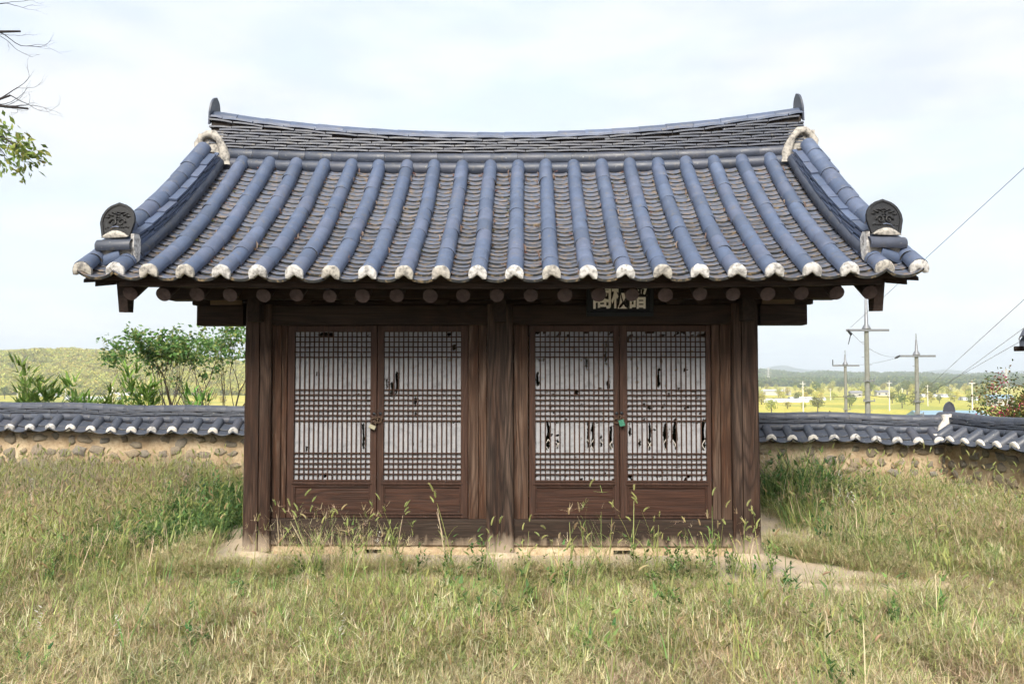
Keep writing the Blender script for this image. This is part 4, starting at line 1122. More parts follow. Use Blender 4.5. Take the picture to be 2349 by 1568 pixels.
def p_fox(h=.45, n=3, dry=.2):
    b = MB()
    for _ in range(n):
        az = random.uniform(0, 6.28); base = (jit(.05), jit(.05), 0); c = vary(YGREEN if random.random() > dry else PTAN); L_ = h * random.uniform(.7, 1.15)
        th0 = random.uniform(.02, .3); th1 = random.uniform(.05, .45)
        tip = blade(b, base, az, L_, th0, th1, .0044, c, 6, .0017); a = th0 + th1
        fox_head(b, tip, (math.cos(az) * math.sin(a), math.sin(az) * math.sin(a), math.cos(a)), random.uniform(.045, .075), vary((.30, .33, .12) if random.random() > dry else (.40, .31, .17), .15))
        for q in range(3):
            z = L_ * random.uniform(.1, .6); blade(b, (base[0] + math.cos(az) * math.sin(th0) * z, base[1] + math.sin(az) * math.sin(th0) * z, z * math.cos(th0)), random.uniform(0, 6.28), random.uniform(.1, .2), random.uniform(.3, .9), random.uniform(.5, 1.3), .009, vary(random.choice((GREEN, YGREEN))), 4)
    return b
def p_weed(h=.3, n=6):
    b = MB()
    for _ in range(n):
        az = random.uniform(0, 6.28); base = Vector((jit(.05), jit(.05), 0)); L_ = h * random.uniform(.5, 1.1)
        tip = blade(b, base, az, L_, random.uniform(0, .35), .2, .005, vary(DGREEN), 3, .001)
        for k in range(9):
            p = base.lerp(tip, random.uniform(.15, 1.0)); blade(b, p, random.uniform(0, 6.28), random.uniform(.035, .08), random.uniform(.5, 1.3), random.uniform(.2, .9), random.uniform(.014, .026), vary(random.choice((DGREEN, GREEN)), .3), 3)
    return b
def p_haze(h=.55, n=14):
    """airy purple-brown panicles"""
    b = MB()
    for _ in range(n):
        az = random.uniform(0, 6.28); L_ = h * random.uniform(.5, 1.1); c = vary(random.choice((PURP, PURP, TAN, YGREEN)), .25)
        tip = blade(b, (jit(.09), jit(.09), 0), az, L_, random.uniform(0, .5), random.uniform(.1, .6), .003, c, 4, .001)
        for q in range(9):
            p = tip + Vector((jit(.02), jit(.02), -random.uniform(0, .16))); blade(b, p, random.uniform(0, 6.28), random.uniform(.04, .12), random.uniform(.2, 1.7), jit(.6), .0022, vary(c, .2), 2, .0009)
    return b
def p_melic(h=.55):
    b = MB()
    for _ in range(2):
        az = random.uniform(0, 6.28); L_ = h * random.uniform(.8, 1.1); tip = blade(b, (jit(.03), jit(.03), 0), az, L_, .08, .35, .0028, vary(TAN), 5, .001)
        for q in range(8):
            p = tip + Vector((jit(.012), jit(.012), -q * .014)); blade(b, p, az + jit(.6), .022, random.uniform(.6, 1.6), .3, .006, (.62, .60, .56), 2, .001)
    return b
protos = {}
def reg(key, builders):
    col = bpy.data.collections.new('clumps_' + key)
    for k, b in enumerate(builders):
        me = b.mesh('clump_' + key, M_grass); o = bpy.data.objects.new('%s_clump_%02d' % (key, k), me); col.objects.link(o)
    protos[key] = (col, len(builders))
def arr(b): return (np.array(b.v, np.float32), b.f, np.array(b.col, np.float32))
def regmesh(key, meshes):
    col = bpy.data.collections.new('clumps_' + key)
    for k, me in enumerate(meshes): col.objects.link(bpy.data.objects.new('%s_clump_%02d' % (key, k), me))
    protos[key] = (col, len(meshes))
CL = dict(crab_dry=[p_crab(.92, .095, 9) for _ in range(8)], crab_mix=[p_crab(.5, .135, 9) for _ in range(8)], crab_green=[p_crab(.2, .15, 9) for _ in range(6)], leafy=[p_leafy(.085, 12) for _ in range(6)],
          dry=[p_dry(.11, 14) for _ in range(6)], haze=[p_haze(.36, 8) for _ in range(6)], tallcrab=[p_crab(.35, .25, 9) for _ in range(6)], lush=[p_leafy(.24, 12, (DGREEN, DGREEN, GREEN), .010) for _ in range(6)], tallleaf=[p_leafy(.20, 11, (GREEN, YGREEN, DGREEN), .008) for _ in range(6)])
CL = {k: [(np.array(b.v, np.float32), np.array(b.f, np.int32), np.array(b.col, np.float32)) for b in v] for k, v in CL.items()}
def patch_mesh(name, mix, n, half, seed, smin=.75, smax=1.25):
    r = np.random.default_rng(seed); keys = list(mix); w = np.array([mix[k] for k in keys], float); w /= w.sum(); Vs, Fs, Cs = [], [], []; o = 0
    for _ in range(n):
        V, F, c = CL[k_][r.integers(len(CL[k_]))] if (k_ := keys[r.choice(len(keys), p=w)]) else None
        a = r.uniform(0, 6.28); sc = r.uniform(smin, smax); tx, ty = r.normal(0, .12, 2); ca, sa = math.cos(a) * sc, math.sin(a) * sc
        Q = np.stack([V[:, 0] * ca - V[:, 1] * sa + V[:, 2] * tx, V[:, 0] * sa + V[:, 1] * ca + V[:, 2] * ty, V[:, 2] * sc], -1) + np.array([np.clip(r.normal(0, .55), -1.3, 1.3) * half, np.clip(r.normal(0, .55), -1.3, 1.3) * half, 0])
        Vs.append(Q); Fs.append(F + o); Cs.append(c * r.uniform(.82, 1.18)); o += len(V)
    return npmesh(name, np.concatenate(Vs), np.concatenate(Fs), M_grass, False, np.concatenate(Cs))
regmesh('p_dry', [patch_mesh('dry_patch', dict(crab_dry=.48, dry=.42, crab_mix=.10), 175, .30, 200 + k) for k in range(4)])
regmesh('p_mix', [patch_mesh('mixed_patch', dict(crab_dry=.20, dry=.18, crab_mix=.34, crab_green=.12, leafy=.16), 185, .30, 210 + k) for k in range(4)])
regmesh('p_green', [patch_mesh('green_patch', dict(crab_green=.40, leafy=.34, crab_mix=.26), 180, .30, 220 + k) for k in range(4)])
regmesh('p_tall', [patch_mesh('tall_patch', dict(tallcrab=.45, tallleaf=.33, crab_green=.22), 150, .32, 230 + k) for k in range(4)])
regmesh('p_haze', [patch_mesh('panicle_patch', dict(haze=.5, tallcrab=.35, crab_green=.15), 95, .34, 240 + k) for k in range(3)])
regmesh('p_lush', [patch_mesh('lush_patch', dict(lush=.7, leafy=.3), 170, .30, 260 + k) for k in range(3)])
regmesh('p_edge', [patch_mesh('edge_patch', dict(crab_mix=.45, leafy=.35, crab_dry=.2), 16, .09, 250 + k, .5, .95) for k in range(5)])
def reg(key, builders): regmesh(key, [b.mesh('clump_' + key, M_grass) for b in builders])
reg('fox', [p_fox() for _ in range(7)]); reg('foxdry', [p_fox(.42, 2, .75) for _ in range(4)]); reg('weed', [p_weed() for _ in range(4)]); reg('melic', [p_melic() for _ in range(3)])
reg('crab_tall', [p_crab(.45, .36, 12) for _ in range(5)]); reg('leafy', [p_leafy(.13, 14) for _ in range(4)]); reg('tall', [p_leafy(.42, 14, (GREEN, YGREEN, DGREEN), .010) for _ in range(4)])
def near_plinth(p): return .52 + .48 * sstep(.2, 1.4, plinth_out(p[:, 0], p[:, 1]))
def scatter(name, key, pts, smin, smax, tilt, label, cat, sfun=None):
    col, cnt = protos[key]; pts = np.asarray(pts, np.float32); n = len(pts)
    me = bpy.data.meshes.new(name); me.vertices.add(n); me.vertices.foreach_set('co', pts.ravel())
    r = np.random.default_rng(abs(hash(name)) % 1000 if False else len(name) * 31 + n)
    a = me.attributes.new('rot', 'FLOAT_VECTOR', 'POINT'); a.data.foreach_set('vector', np.stack([r.normal(0, tilt, n), r.normal(0, tilt, n), r.uniform(0, 6.28, n)], -1).astype(np.float32).ravel())
    a = me.attributes.new('scl', 'FLOAT', 'POINT'); a.data.foreach_set('value', (r.uniform(smin, smax, n) * (1 if sfun is None else sfun(pts))).astype(np.float32))
    a = me.attributes.new('pid', 'INT', 'POINT'); a.data.foreach_set('value', r.integers(0, cnt, n).astype(np.int32))
    o = link(name, me); g = bpy.data.node_groups.new(name + '_scatter', 'GeometryNodeTree')
    g.interface.new_socket('Geometry', in_out='INPUT', socket_type='NodeSocketGeometry'); g.interface.new_socket('Geometry', in_out='OUTPUT', socket_type='NodeSocketGeometry')
    N_ = g.nodes.new; gi = N_('NodeGroupInput'); go = N_('NodeGroupOutput'); ci = N_('GeometryNodeCollectionInfo'); ip = N_('GeometryNodeInstanceOnPoints')
    ci.inputs['Collection'].default_value = col; ci.inputs['Separate Children'].default_value = True; ci.inputs['Reset Children'].default_value = True
    def at(nm, dt):
        q = N_('GeometryNodeInputNamedAttribute'); q.data_type = dt; q.inputs['Name'].default_value = nm; return q.outputs['Attribute']
    ip.inputs['Pick Instance'].default_value = True
    g.links.new(gi.outputs[0], ip.inputs['Points']); g.links.new(ci.outputs[0], ip.inputs['Instance'])
    g.links.new(at('pid', 'INT'), ip.inputs['Instance Index']); g.links.new(at('rot', 'FLOAT_VECTOR'), ip.inputs['Rotation']); g.links.new(at('scl', 'FLOAT'), ip.inputs['Scale'])
    g.links.new(ip.outputs[0], go.inputs[0])
    md = o.modifiers.new('scatter', 'NODES'); md.node_group = g
    return tag(o, label, cat, kind='stuff')
# where things grow
def plinth_out(x, y): return np.maximum(np.maximum(np.maximum(-2.78 - .10 * np.sin(y * 5) - x, x - 2.62 - .85 * np.maximum(-y, 0)), -.74 - .16 * sstep(.8, 2.4, x) - .06 * np.sin(x * 3.1) - y), y - 3.2)
def field(n, x0, x1, y0, y1, keep, seed):
    r = np.random.default_rng(seed); x = r.uniform(x0, x1, n); y = r.uniform(y0, y1, n); z = yard_z(x, y)
    px, py, dz = project(np.stack([x, y, z + .15], -1)); k = (px > -160) & (px < 2510) & (py < 1760) & (dz > .8)
    pin = (plinth_out(x, y) < 0)              # trodden earth of the plinth
    k &= ~pin; k &= (y < 3.58) & ~((x > 5.78 + .16 * (3.9 - y)) & (y > -3.3))
    pr = keep(x, y); k &= r.uniform(0, 1, n) < pr
    z = np.where((y > -.86) & (x > -2.98) & (x < 3.6) & (y < 3.1), -.05, z); return np.stack([x, y, z - .01], -1)[k]
def patch(x, y, sc, seed): return fbm(x * sc + 31, y * sc + 17, seed, 3)
def front_dry(x, y):                                                     # 1 in the dry strip nearest the camera
    return 1 - sstep(-3.6, -2.3, y + .8 * (patch(x, y, .5, 2) - .5))
def sideband(x): return sstep(2.7, 3.8, np.abs(x - .0))
def around(x, y): return .35 + .65 * sstep(.0, .25, plinth_out(x, y))
sc_ = lambda *a: scatter(*a)
A = (-9.5, 8.5, -4.6, 3.6)
leftback = lambda x, y: sstep(2.9, 3.6, -x) * sstep(-1.2, .6, y)
rightback = lambda x, y: sstep(2.9, 3.6, x) * sstep(-1.0, 1.0, y)
# the sward: a jittered lattice of patches, each taking the kind that grows at its spot
gxx, gyy = np.meshgrid(np.arange(-9.6, 8.6, .40), np.arange(-5.2, 3.5, .40)); r_ = np.random.default_rng(91)
gxx = (gxx + r_.uniform(-.17, .17, gxx.shape)).ravel(); gyy = (gyy + r_.uniform(-.17, .17, gyy.shape)).ravel(); gz_ = yard_z(gxx, gyy)
px_, py_, dz_ = project(np.stack([gxx, gyy, gz_ + .1], -1)); ok_ = (px_ > -260) & (px_ < 2610) & (py_ < 1830) & (dz_ > .8) & (plinth_out(gxx, gyy) > .35) & (gyy < 3.45) & ~((gxx > 5.60 + .16 * (3.9 - gyy)) & (gyy > -3.4))
gxx, gyy, gz_ = gxx[ok_], gyy[ok_], gz_[ok_]; G3 = np.stack([gxx, gyy, gz_ - .015], -1); u_ = r_.uniform(0, 1, len(gxx))
fd = front_dry(gxx, gyy); lb_ = leftback(gxx, gyy); rb_ = rightback(gxx, gyy); gn = patch(gxx, gyy, .75, 6)
hz_k = (sstep(2.9, 4.0, -gxx) * sstep(1.1, 2.3, gyy) * (1 - .6 * sstep(-4.4, -3.4, gxx)) > u_)
lu_k = (gxx < -2.75) & (gxx > -4.0 + 1.2 * (gn - .5)) & (gyy > -.35) & (gyy < 3.0); hz_k &= ~lu_k
tl_k = ~hz_k & ~lu_k & ((np.maximum(lb_ * .9, rb_ * .62) > u_))
dr_k = ~hz_k & ~lu_k & ~tl_k & (fd * .82 + .12 + .16 * (gn < .42) > u_)
gr_k = ~hz_k & ~lu_k & ~tl_k & ~dr_k & (sstep(.40, .60, gn) > r_.uniform(0, 1, len(gxx)))
mx_k = ~hz_k & ~lu_k & ~tl_k & ~dr_k & ~gr_k
scatter('dry_grass', 'p_dry', G3[dr_k], .9, 1.15, .02, 'dry tan crabgrass covering the front of the yard', 'grass', near_plinth)
scatter('mixed_grass', 'p_mix', G3[mx_k], .9, 1.2, .02, 'half green crabgrass in the middle of the yard', 'grass', near_plinth)
scatter('green_grass', 'p_green', G3[gr_k], .9, 1.2, .02, 'green crabgrass growing in patches round the shrine', 'grass', near_plinth)
scatter('sedge_grass', 'p_tall', G3[tl_k], .85, 1.15, .02, 'knee high green and tan grass at both sides of the shrine', 'grass')
scatter('lush_grass', 'p_lush', G3[lu_k], .9, 1.25, .02, 'lush dark green grass beside the left column', 'grass')
scatter('panicle_grass', 'p_haze', G3[hz_k], .85, 1.15, .02, 'hazy purple brown panicle grass below the left yard wall', 'grass')
ex, ey = r_.uniform(-3.4, 3.9, 2600), r_.uniform(-1.15, .5, 2600); eo = plinth_out(ex, ey); ek = (eo > -.02) & (eo < .30); ex, ey = ex[ek], ey[ek]
scatter('edge_grass', 'p_edge', np.stack([ex, ey, np.where((ey > -.86) & (ex > -2.98) & (ex < 3.6), -.055, yard_z(ex, ey) - .01)], -1), .5, 1.0, .05, 'short grass fringing the sandy plinth', 'grass')
scatter('tall_grass', 'tall', field(5000, *A, lambda x, y: .02 + .30 * leftback(x, y) * sstep(-6.5, -4, x) + .5 * rightback(x, y) * (1 - sstep(3.9, 4.9, x)), 16), .7, 1.2, .1, 'tall green grass along both sides of the shrine', 'grass')
scatter('foxtail_grass', 'fox', field(9000, *A, lambda x, y: (.075 + .60 * sstep(2.7, 3.8, -x) * sstep(-2.8, -1.0, y) + .22 * sstep(2.9, 3.6, x) * sstep(-1.5, .4, y) - .02) * (.4 + patch(x, y, .9, 3)) * sstep(-3.9, -2.6, y), 17), .75, 1.2, .12, 'foxtail grass with drooping bristly seed heads', 'grass')
scatter('dry_foxtail_grass', 'foxdry', field(3000, *A, lambda x, y: .04 + .45 * rightback(x, y), 18), .8, 1.25, .14, 'pale dried foxtails by the right yard wall', 'grass')
scatter('broadleaf_weeds', 'weed', field(3600, *A, lambda x, y: .03 + .55 * leftback(x, y) * sstep(-5.4, -3.9, x) + .05 * (1 - front_dry(x, y)), 20), .6, 1.2, .1, 'dark broad leaved weeds beside the left column', 'weeds')
scatter('melic_grass', 'melic', field(700, *A, lambda x, y: .02 + .6 * rightback(x, y) + .12 * leftback(x, y), 21), .8, 1.15, .12, 'thin stalks with white hanging spikelets near the wall', 'grass')
# plants that have taken root along the plinth in front of the doors
def strip(n, x0, x1, y0, y1, seed, f=None):
    r = np.random.default_rng(seed); x = r.uniform(x0, x1, n); y = r.uniform(y0, y1, n)
    if f is not None: k = r.uniform(0, 1, n) < f(x, y); x, y = x[k], y[k]
    return np.stack([x, y, np.where(y > -.82, -.055, yard_z(x, y))], -1)
dens = lambda x, y: np.clip(1.0 * np.exp(-((x + 1.35) / .55) ** 2) + .55 * np.exp(-((x - 1.25) / .6) ** 2) + .10, 0, 1)
scatter('doorway_grass', 'crab_tall', np.concatenate([strip(60, -2.2, 2.3, -.86, -.55, 31, dens), strip(22, -1.9, -.9, -.80, -.45, 33)]), .7, 1.15, .12, 'crabgrass rooted on the plinth before the doors', 'grass')
scatter('doorway_foxtails', 'fox', np.concatenate([strip(8, -1.9, -.75, -.8, -.5, 34), strip(12, .7, 2.1, -.95, -.55, 35), strip(6, -2.6, 2.9, -1.0, -.7, 36)]), .85, 1.25, .1, 'foxtails standing in front of the lattice doors', 'grass')
scatter('doorway_leaves', 'leafy', strip(90, -2.9, 2.9, -1.0, -.66, 37, lambda x, y: .35 + .65 * (y < -.72)), .7, 1.2, .1, 'green leaf tufts along the edge of the plinth', 'grass')
scatter('doorway_weeds', 'weed', np.concatenate([strip(18, .8, 2.4, -.95, -.65, 38), strip(14, -2.0, .4, -1.0, -.72, 39)]), .6, 1.05, .1, 'leafy weeds along the edge of the plinth', 'weeds')

r_ = np.random.default_rng(77); q_ = np.stack([r_.normal(3.75, .26, 60), r_.normal(2.6, .35, 60)], -1)
scatter('tussock_weeds', 'weed', np.concatenate([q_[:18], yard_z(q_[:18, 0], q_[:18, 1])[:, None]], -1), 1.2, 2.0, .12, 'leafy weeds in the tussock against the right part of the wall', 'weeds')
scatter('grass_tussock', 'tall', np.concatenate([q_, yard_z(q_[:, 0], q_[:, 1])[:, None]], -1), 1.4, 2.1, .12, 'tall leafy tussock against the wall right of the shrine', 'grass')
r_ = np.random.default_rng(78); q_ = np.stack([r_.uniform(-3.9, -2.85, 130), r_.uniform(-.2, 2.6, 130)], -1)
scatter('shade_weeds', 'weed', np.concatenate([q_, yard_z(q_[:, 0], q_[:, 1])[:, None]], -1), .7, 1.3, .1, 'dark green weeds crowding the left side of the shrine', 'weeds')

# ================================================================== TREES AND SHRUBS
def leafquad(b, p, d, L_, w, col, n=None):
    d = Vector(d).normalized(); s = d.cross(Vector((jit(1), jit(1), jit(1)))).normalized() * w / 2
    b.curcol = col; m = p + d * L_ * .5; f = d.cross(s).normalized() * L_ * .08
    b.add([p, m - s + f, p + d * L_, m + s + f], [(0, 1, 2, 3)])
def grow(b, p, d, L_, r_, depth, tips, spread=.5, up=.12, sides=6, kids=(2, 3), shrink=.74, wob=.12):
    n = 4; pts = [p.copy()]; q = p.copy(); dd = d.copy(); rad = [r_]
    for k in range(n):
        dd = (dd + Vector((jit(wob), jit(wob), jit(wob) + up * .25))).normalized(); q = q + dd * (L_ / n); pts.append(q.copy()); rad.append(r_ * (1 - .35 * (k + 1) / n))
    b.tube(pts, rad, max(3, sides), False)
    if depth == 0: tips.append((q, dd, pts)); return
    for k in range(random.randint(*kids)):
        ax = Vector((jit(1), jit(1), jit(1))); nd = (dd + ax.normalized() * spread * random.uniform(.6, 1.3) + Vector((0, 0, up))).normalized()
        st = pts[-1] if k == 0 else pts[random.randint(2, n)]
        grow(b, st, nd, L_ * shrink * random.uniform(.8, 1.15), rad[-1] * (.85 if k == 0 else .65), depth - 1, tips, spread, up, sides - 1, kids, shrink, wob)
# open-crowned tree behind the left wall
random.seed(21)
tr = tag(empty('tree', (-5.65, 6.6, -.40)), 'open crowned tree with bare branches and green leaf tufts behind the left wall', 'tree')
b = MB(); tips = []
for k in range(7):
    az = random.uniform(0, 6.28); d = Vector((math.cos(az) * .78, math.sin(az) * .5, .85)).normalized()
    grow(b, Vector((jit(.12), jit(.12), 0)), d, 1.02, .036, 4, tips, .46, .17, 6, (2, 3), .76, .15)
o = b.build('trunk', M_bark, tr, True)
zs = sorted(t[0].z for t in tips); hi = zs[int(len(zs) * .46)]
cb = MB()
for (q, d, pts) in tips:
    rr = math.hypot(q.x, q.y)
    if q.z < hi and random.random() < .93: continue
    if random.random() < .06: continue
    for k in range(random.randint(24, 40)):
        c = q + Vector((random.gauss(0, .085), random.gauss(0, .085), random.gauss(0, .065)))
        leafquad(cb, c, (jit(1), jit(1), random.uniform(-.9, .5)), random.uniform(.055, .10), random.uniform(.035, .055), vary(random.choice(((.10, .19, .055), (.13, .23, .062), (.17, .25, .076), (.08, .15, .05), (.25, .27, .085))), .25))
cb.build('crown', M_leaf, tr)
# lance-leaved shoots (young bamboo) rising over the left wall
def shoot(px, depth, ytop, label, n_st=2, dens=1.0):
    base = P(px, 940, depth); g_ = float(terrain(base.x, base.y)); topz = P(px, ytop, depth).z
    t = tag(empty('bamboo', (base.x, base.y, g_)), label, 'bamboo', 'bamboo shoots behind the left wall')
    st = MB(); lf = MB()
    for s_ in range(n_st):
        h = (topz - g_) * (1 if s_ == 0 else random.uniform(.75, .92)); lx, ly = jit(.22), jit(.15)
        pts = [Vector((lx * q * q + jit(.01) + s_ * .12 - .06, ly * q * q, h * q)) for q in np.linspace(0, 1, 7)]; st.curcol = (.12, .16, .05); st.tube(pts, [.008 - .006 * q for q in np.linspace(0, 1, 7)], 5, False)
        z0 = max(0.0, .9 - g_) / h
        for k in range(int(26 * dens)):
            q = random.uniform(min(z0, .8), 1.0); i = min(int(q * 6), 5); p = pts[i].lerp(pts[i + 1], q * 6 - i); az = random.uniform(0, 6.28)
            tw = p + Vector((math.cos(az), math.sin(az) * .6, .4)) * random.uniform(.03, .16)
            st.tube([p, tw], [.002, .0015], 3, False)
            for w in range(random.randint(2, 4)):
                a2 = az + jit(1.1); blade(lf, tw, a2, random.uniform(.16, .27), random.uniform(.3, 1.3), random.uniform(.1, .7), random.uniform(.032, .048), vary(random.choice(((.13, .25, .05), (.18, .30, .065), (.09, .18, .04))), .25), 4)
    st.build('stem', M_leaf, t); lf.build('foliage', M_leaf, t); return t
shoot(85, 12.3, 838, 'tall green bamboo shoot near the left edge above the wall', 2, 1.5); shoot(55, 12.6, 880, 'low bamboo tuft at the far left above the wall', 2, 1)
shoot(200, 12.4, 880, 'short bamboo tuft left of the open crowned tree', 2, 1.1); shoot(255, 12.7, 890, 'lowest bamboo tuft under the tree branches', 2, .8); shoot(318, 12.3, 840, 'dense bamboo shoot in front of the tree branches', 3, 1.5); shoot(445, 12.6, 895, 'small bamboo tuft near the left column', 2, .6); shoot(150, 12.2, 905, 'bamboo tuft hugging the wall top by the tall shoot', 2, .8)
# crape myrtle at the right edge
random.seed(5)
cm = tag(empty('crape_myrtle', (9.1, 6.6, -.6)), 'crape myrtle with magenta flowers beyond the right yard wall', 'shrub')
b = MB(); tips = []
for k in range(7):
    az = random.uniform(0, 6.28); grow(b, Vector((jit(.1), jit(.1), 0)), Vector((math.cos(az) * .55, math.sin(az) * .5, .9)).normalized(), .78, .028, 3, tips, .55, .16, 5, (2, 3), .78)
b.build('trunk', M_bark, cm, True); lf = MB(); fl = MB()
for (q, d, pts) in tips:
    for k in range(40):
        c = q + Vector((random.gauss(0, .13), random.gauss(0, .13), random.gauss(0, .12))); leafquad(lf, c, (jit(1), jit(1), random.uniform(-.5, .8)), random.uniform(.05, .075), random.uniform(.028, .04), vary(random.choice(((.055, .095, .03), (.10, .12, .035), (.17, .13, .04), (.14, .07, .035))), .3))
    if random.random() < .30:
        for k in range(26):
            c = q + Vector((random.gauss(0, .045), random.gauss(0, .045), .08 + random.gauss(0, .06))); leafquad(fl, c, (jit(1), jit(1), jit(1)), .035, .03, vary((.50, .045, .21), .3))
lf.build('foliage', M_leaf, cm); fl.build('flowers', M_leaf, cm)
# tree standing outside the left edge: only branch ends reach into view
random.seed(11)
et = tag(empty('tree', (-6.6, -1.2, -.15)), 'tree at the left edge showing bare twigs and one leafy bough', 'tree')
b = MB(); O = Vector((-6.6, -1.2, -.15))
b.tube([(0, 0, 0), (.05, .05, 1.5), (-.05, .1, 3.2), (.1, 0, 5.2), (.2, .1, 7.0)], [.16, .13, .11, .08, .03], 10)
def bough(a, mid, c, r0):
    pts = [Vector(a), Vector(mid), Vector(c)]; pts = [p - O for p in pts]; q = []
    for t in np.linspace(0, 1, 9): q.append(pts[0] * (1 - t) ** 2 + pts[1] * 2 * t * (1 - t) + pts[2] * t * t + Vector((jit(.02), jit(.02), jit(.02))))
    b.tube(q, [r0 * (1 - .75 * t) for t in np.linspace(0, 1, 9)], 6); return q
tips = []
for (px0, py0, px1, py1, dp) in ((-120, 60, 52, 68, 6.3), (-120, 232, 66, 246, 6.5), (-60, 262, 26, 215, 6.6), (-40, -10, 20, -2, 6.2)):
    e = P(px1, py1, dp); s_ = P(px0, py0, dp); q = bough(O + Vector((0, 0, s_.z - O.z - .25)), s_, e, .03)
    for p in (q[5:-1] if px1 > 30 else q[6:]):
        d = (Vector((1, jit(.4), jit(.7)))).normalized(); grow(b, p, d, .19, .0055, 3, tips, .55, .05, 4, (2, 2), .78, .25)
e = P(8, 318, 6.4); q = bough(O + Vector((0, 0, 2.9)), P(-90, 300, 6.4), e, .022)
lt = []
for p in q[4:]:
    for k in range(2): grow(b, p, Vector((.7, jit(.5), jit(.9))).normalized(), .16, .005, 1, lt, .6, -.05, 4)
b.build('trunk', M_twig, et, True)
lf = MB()
for (q_, d, pts) in lt:
    for k in range(16):
        leafquad(lf, q_ + Vector((random.gauss(0, .05), random.gauss(0, .05), random.gauss(0, .055))), (random.uniform(-.2, 1), jit(.6), random.uniform(-1, .2)), random.uniform(.05, .085), random.uniform(.022, .034), vary(random.choice(((.16, .26, .05), (.12, .21, .05), (.26, .30, .08), (.10, .18, .05))), .3))
lf.build('crown', M_leaf, et)

# ================================================================== BEYOND THE WALL
def far_tree_mesh(seed, h, w, cols, trunk=True, n=420, ls=.55):
    random.seed(seed); b = MB()
    if trunk: b.cur = 1; b.curcol = (.1, .08, .06); b.tube([(0, 0, 0), (jit(.1), jit(.1), h * .4), (0, 0, h * .75)], [.05 * w, .035 * w, .01], 5); b.cur = 0
    lobes = [(Vector((jit(.26) * w, jit(.26) * w, h * random.uniform(.44, .82))), random.uniform(.22, .36) * w) for _ in range(9)]
    for k in range(n):
        c, r_ = random.choice(lobes); d = Vector((random.gauss(0, 1), random.gauss(0, 1), random.gauss(0, 1))).normalized(); p = c + d * r_ * random.uniform(.75, 1.08)
        p.z = max(p.z, h * .12)
        leafquad(b, p, (d + Vector((jit(.9), jit(.9), jit(.6)))), ls * random.uniform(.6, 1.3), ls * random.uniform(.5, .9), vary(random.choice(cols), .3))
    return b.mesh('tree', [M_far, M_bark])
FG = ((.14, .17, .04), (.18, .20, .045), (.10, .14, .036)); FY = ((.42, .40, .095), (.50, .46, .12), (.35, .36, .085)); FD = ((.065, .105, .034), (.085, .125, .040), (.05, .085, .028))  # FY leaf colours raised: sunlight on the left hill is painted into them
FT_Y = [far_tree_mesh(100 + k, 5.5, 4.2, FY) for k in range(3)]; FT_G = [far_tree_mesh(110 + k, 7, 5.2, FG, ls=.65) for k in range(3)]; FT_D = [far_tree_mesh(120 + k, 7.5, 7.5, FD, ls=.6, n=900) for k in range(3)]
random.seed(33)
def plain_tree(px, depth, mes, sc, label, group):
    x = P(px, 900, depth).x; y = CAM.y + depth; z = float(terrain(x, y)) - .1
    o = link('tree', random.choice(mes), None, Matrix.Translation((x, y, z)) @ Matrix.Rotation(random.uniform(0, 6.28), 4, 'Z') @ Matrix.Diagonal((sc * random.uniform(.9, 1.15), sc * random.uniform(.9, 1.15), sc * random.uniform(.85, 1.15), 1)))
    return tag(o, label, 'tree', group)
for (px, dp, sc, lb) in ((1905, 118, 1.0, 'left of the shorter utility pole'), (1932, 112, 1.15, 'behind the shorter utility pole'), (1966, 120, 1.05, 'between the shorter and the tallest pole'), (1762, 128, 1.0, 'beside the right column')):
    plain_tree(px, dp, FT_D, sc, 'dark green tree just beyond the wall ' + lb, 'dark trees beyond the right wall')
zones = ((1768, 'touching the right column'), (1800, 'beside the right column'), (1835, 'under the pylon'), (1870, 'left of the shorter utility pole'), (1935, 'just left of the shorter utility pole'), (1990, 'between the shorter and the tallest pole'), (2050, 'right of the tallest pole'), (2105, 'just left of the right utility pole'), (2170, 'just right of the right utility pole'), (2240, 'over the blue roofed house'), (2300, 'left of the crape myrtle'), (2500, 'behind the crape myrtle'))
def zone(px): return next(z for q, z in zones if px < q)
for k in range(150):
    dp = 330 + 640 * (k / 149) ** .7; px = random.uniform(1740, 2290); ye = random.random() < .62
    plain_tree(px, dp, FT_Y if ye else FT_G, random.uniform(.7, 1.25) * (1.25 if dp > 600 else 1), ('yellow green' if ye else 'mid green') + (' tree on the nearest fields ' if dp < 430 else ' tree on the nearer fields ' if dp < 560 else ' tree on the middle fields ' if dp < 690 else ' tree on the farther fields ' if dp < 830 else ' tree on the farthest fields ') + zone(px), 'trees on the plain')
for k in range(36):
    dp = random.uniform(330, 850); PX = random.uniform(-20, 560); plain_tree(PX, dp, (FT_Y, FT_G)[k % 2], random.uniform(.7, 1.2), ('yellow green', 'mid green')[k % 2] + (' tree on the nearest fields ' if dp < 430 else ' tree on the nearer fields ' if dp < 560 else ' tree on the farther fields ' if dp < 700 else ' tree on the farthest fields ') + ('behind the bamboo' if PX < 180 else 'left of the open crowned tree' if PX < 290 else 'seen through the tree branches'), 'trees on the plain')
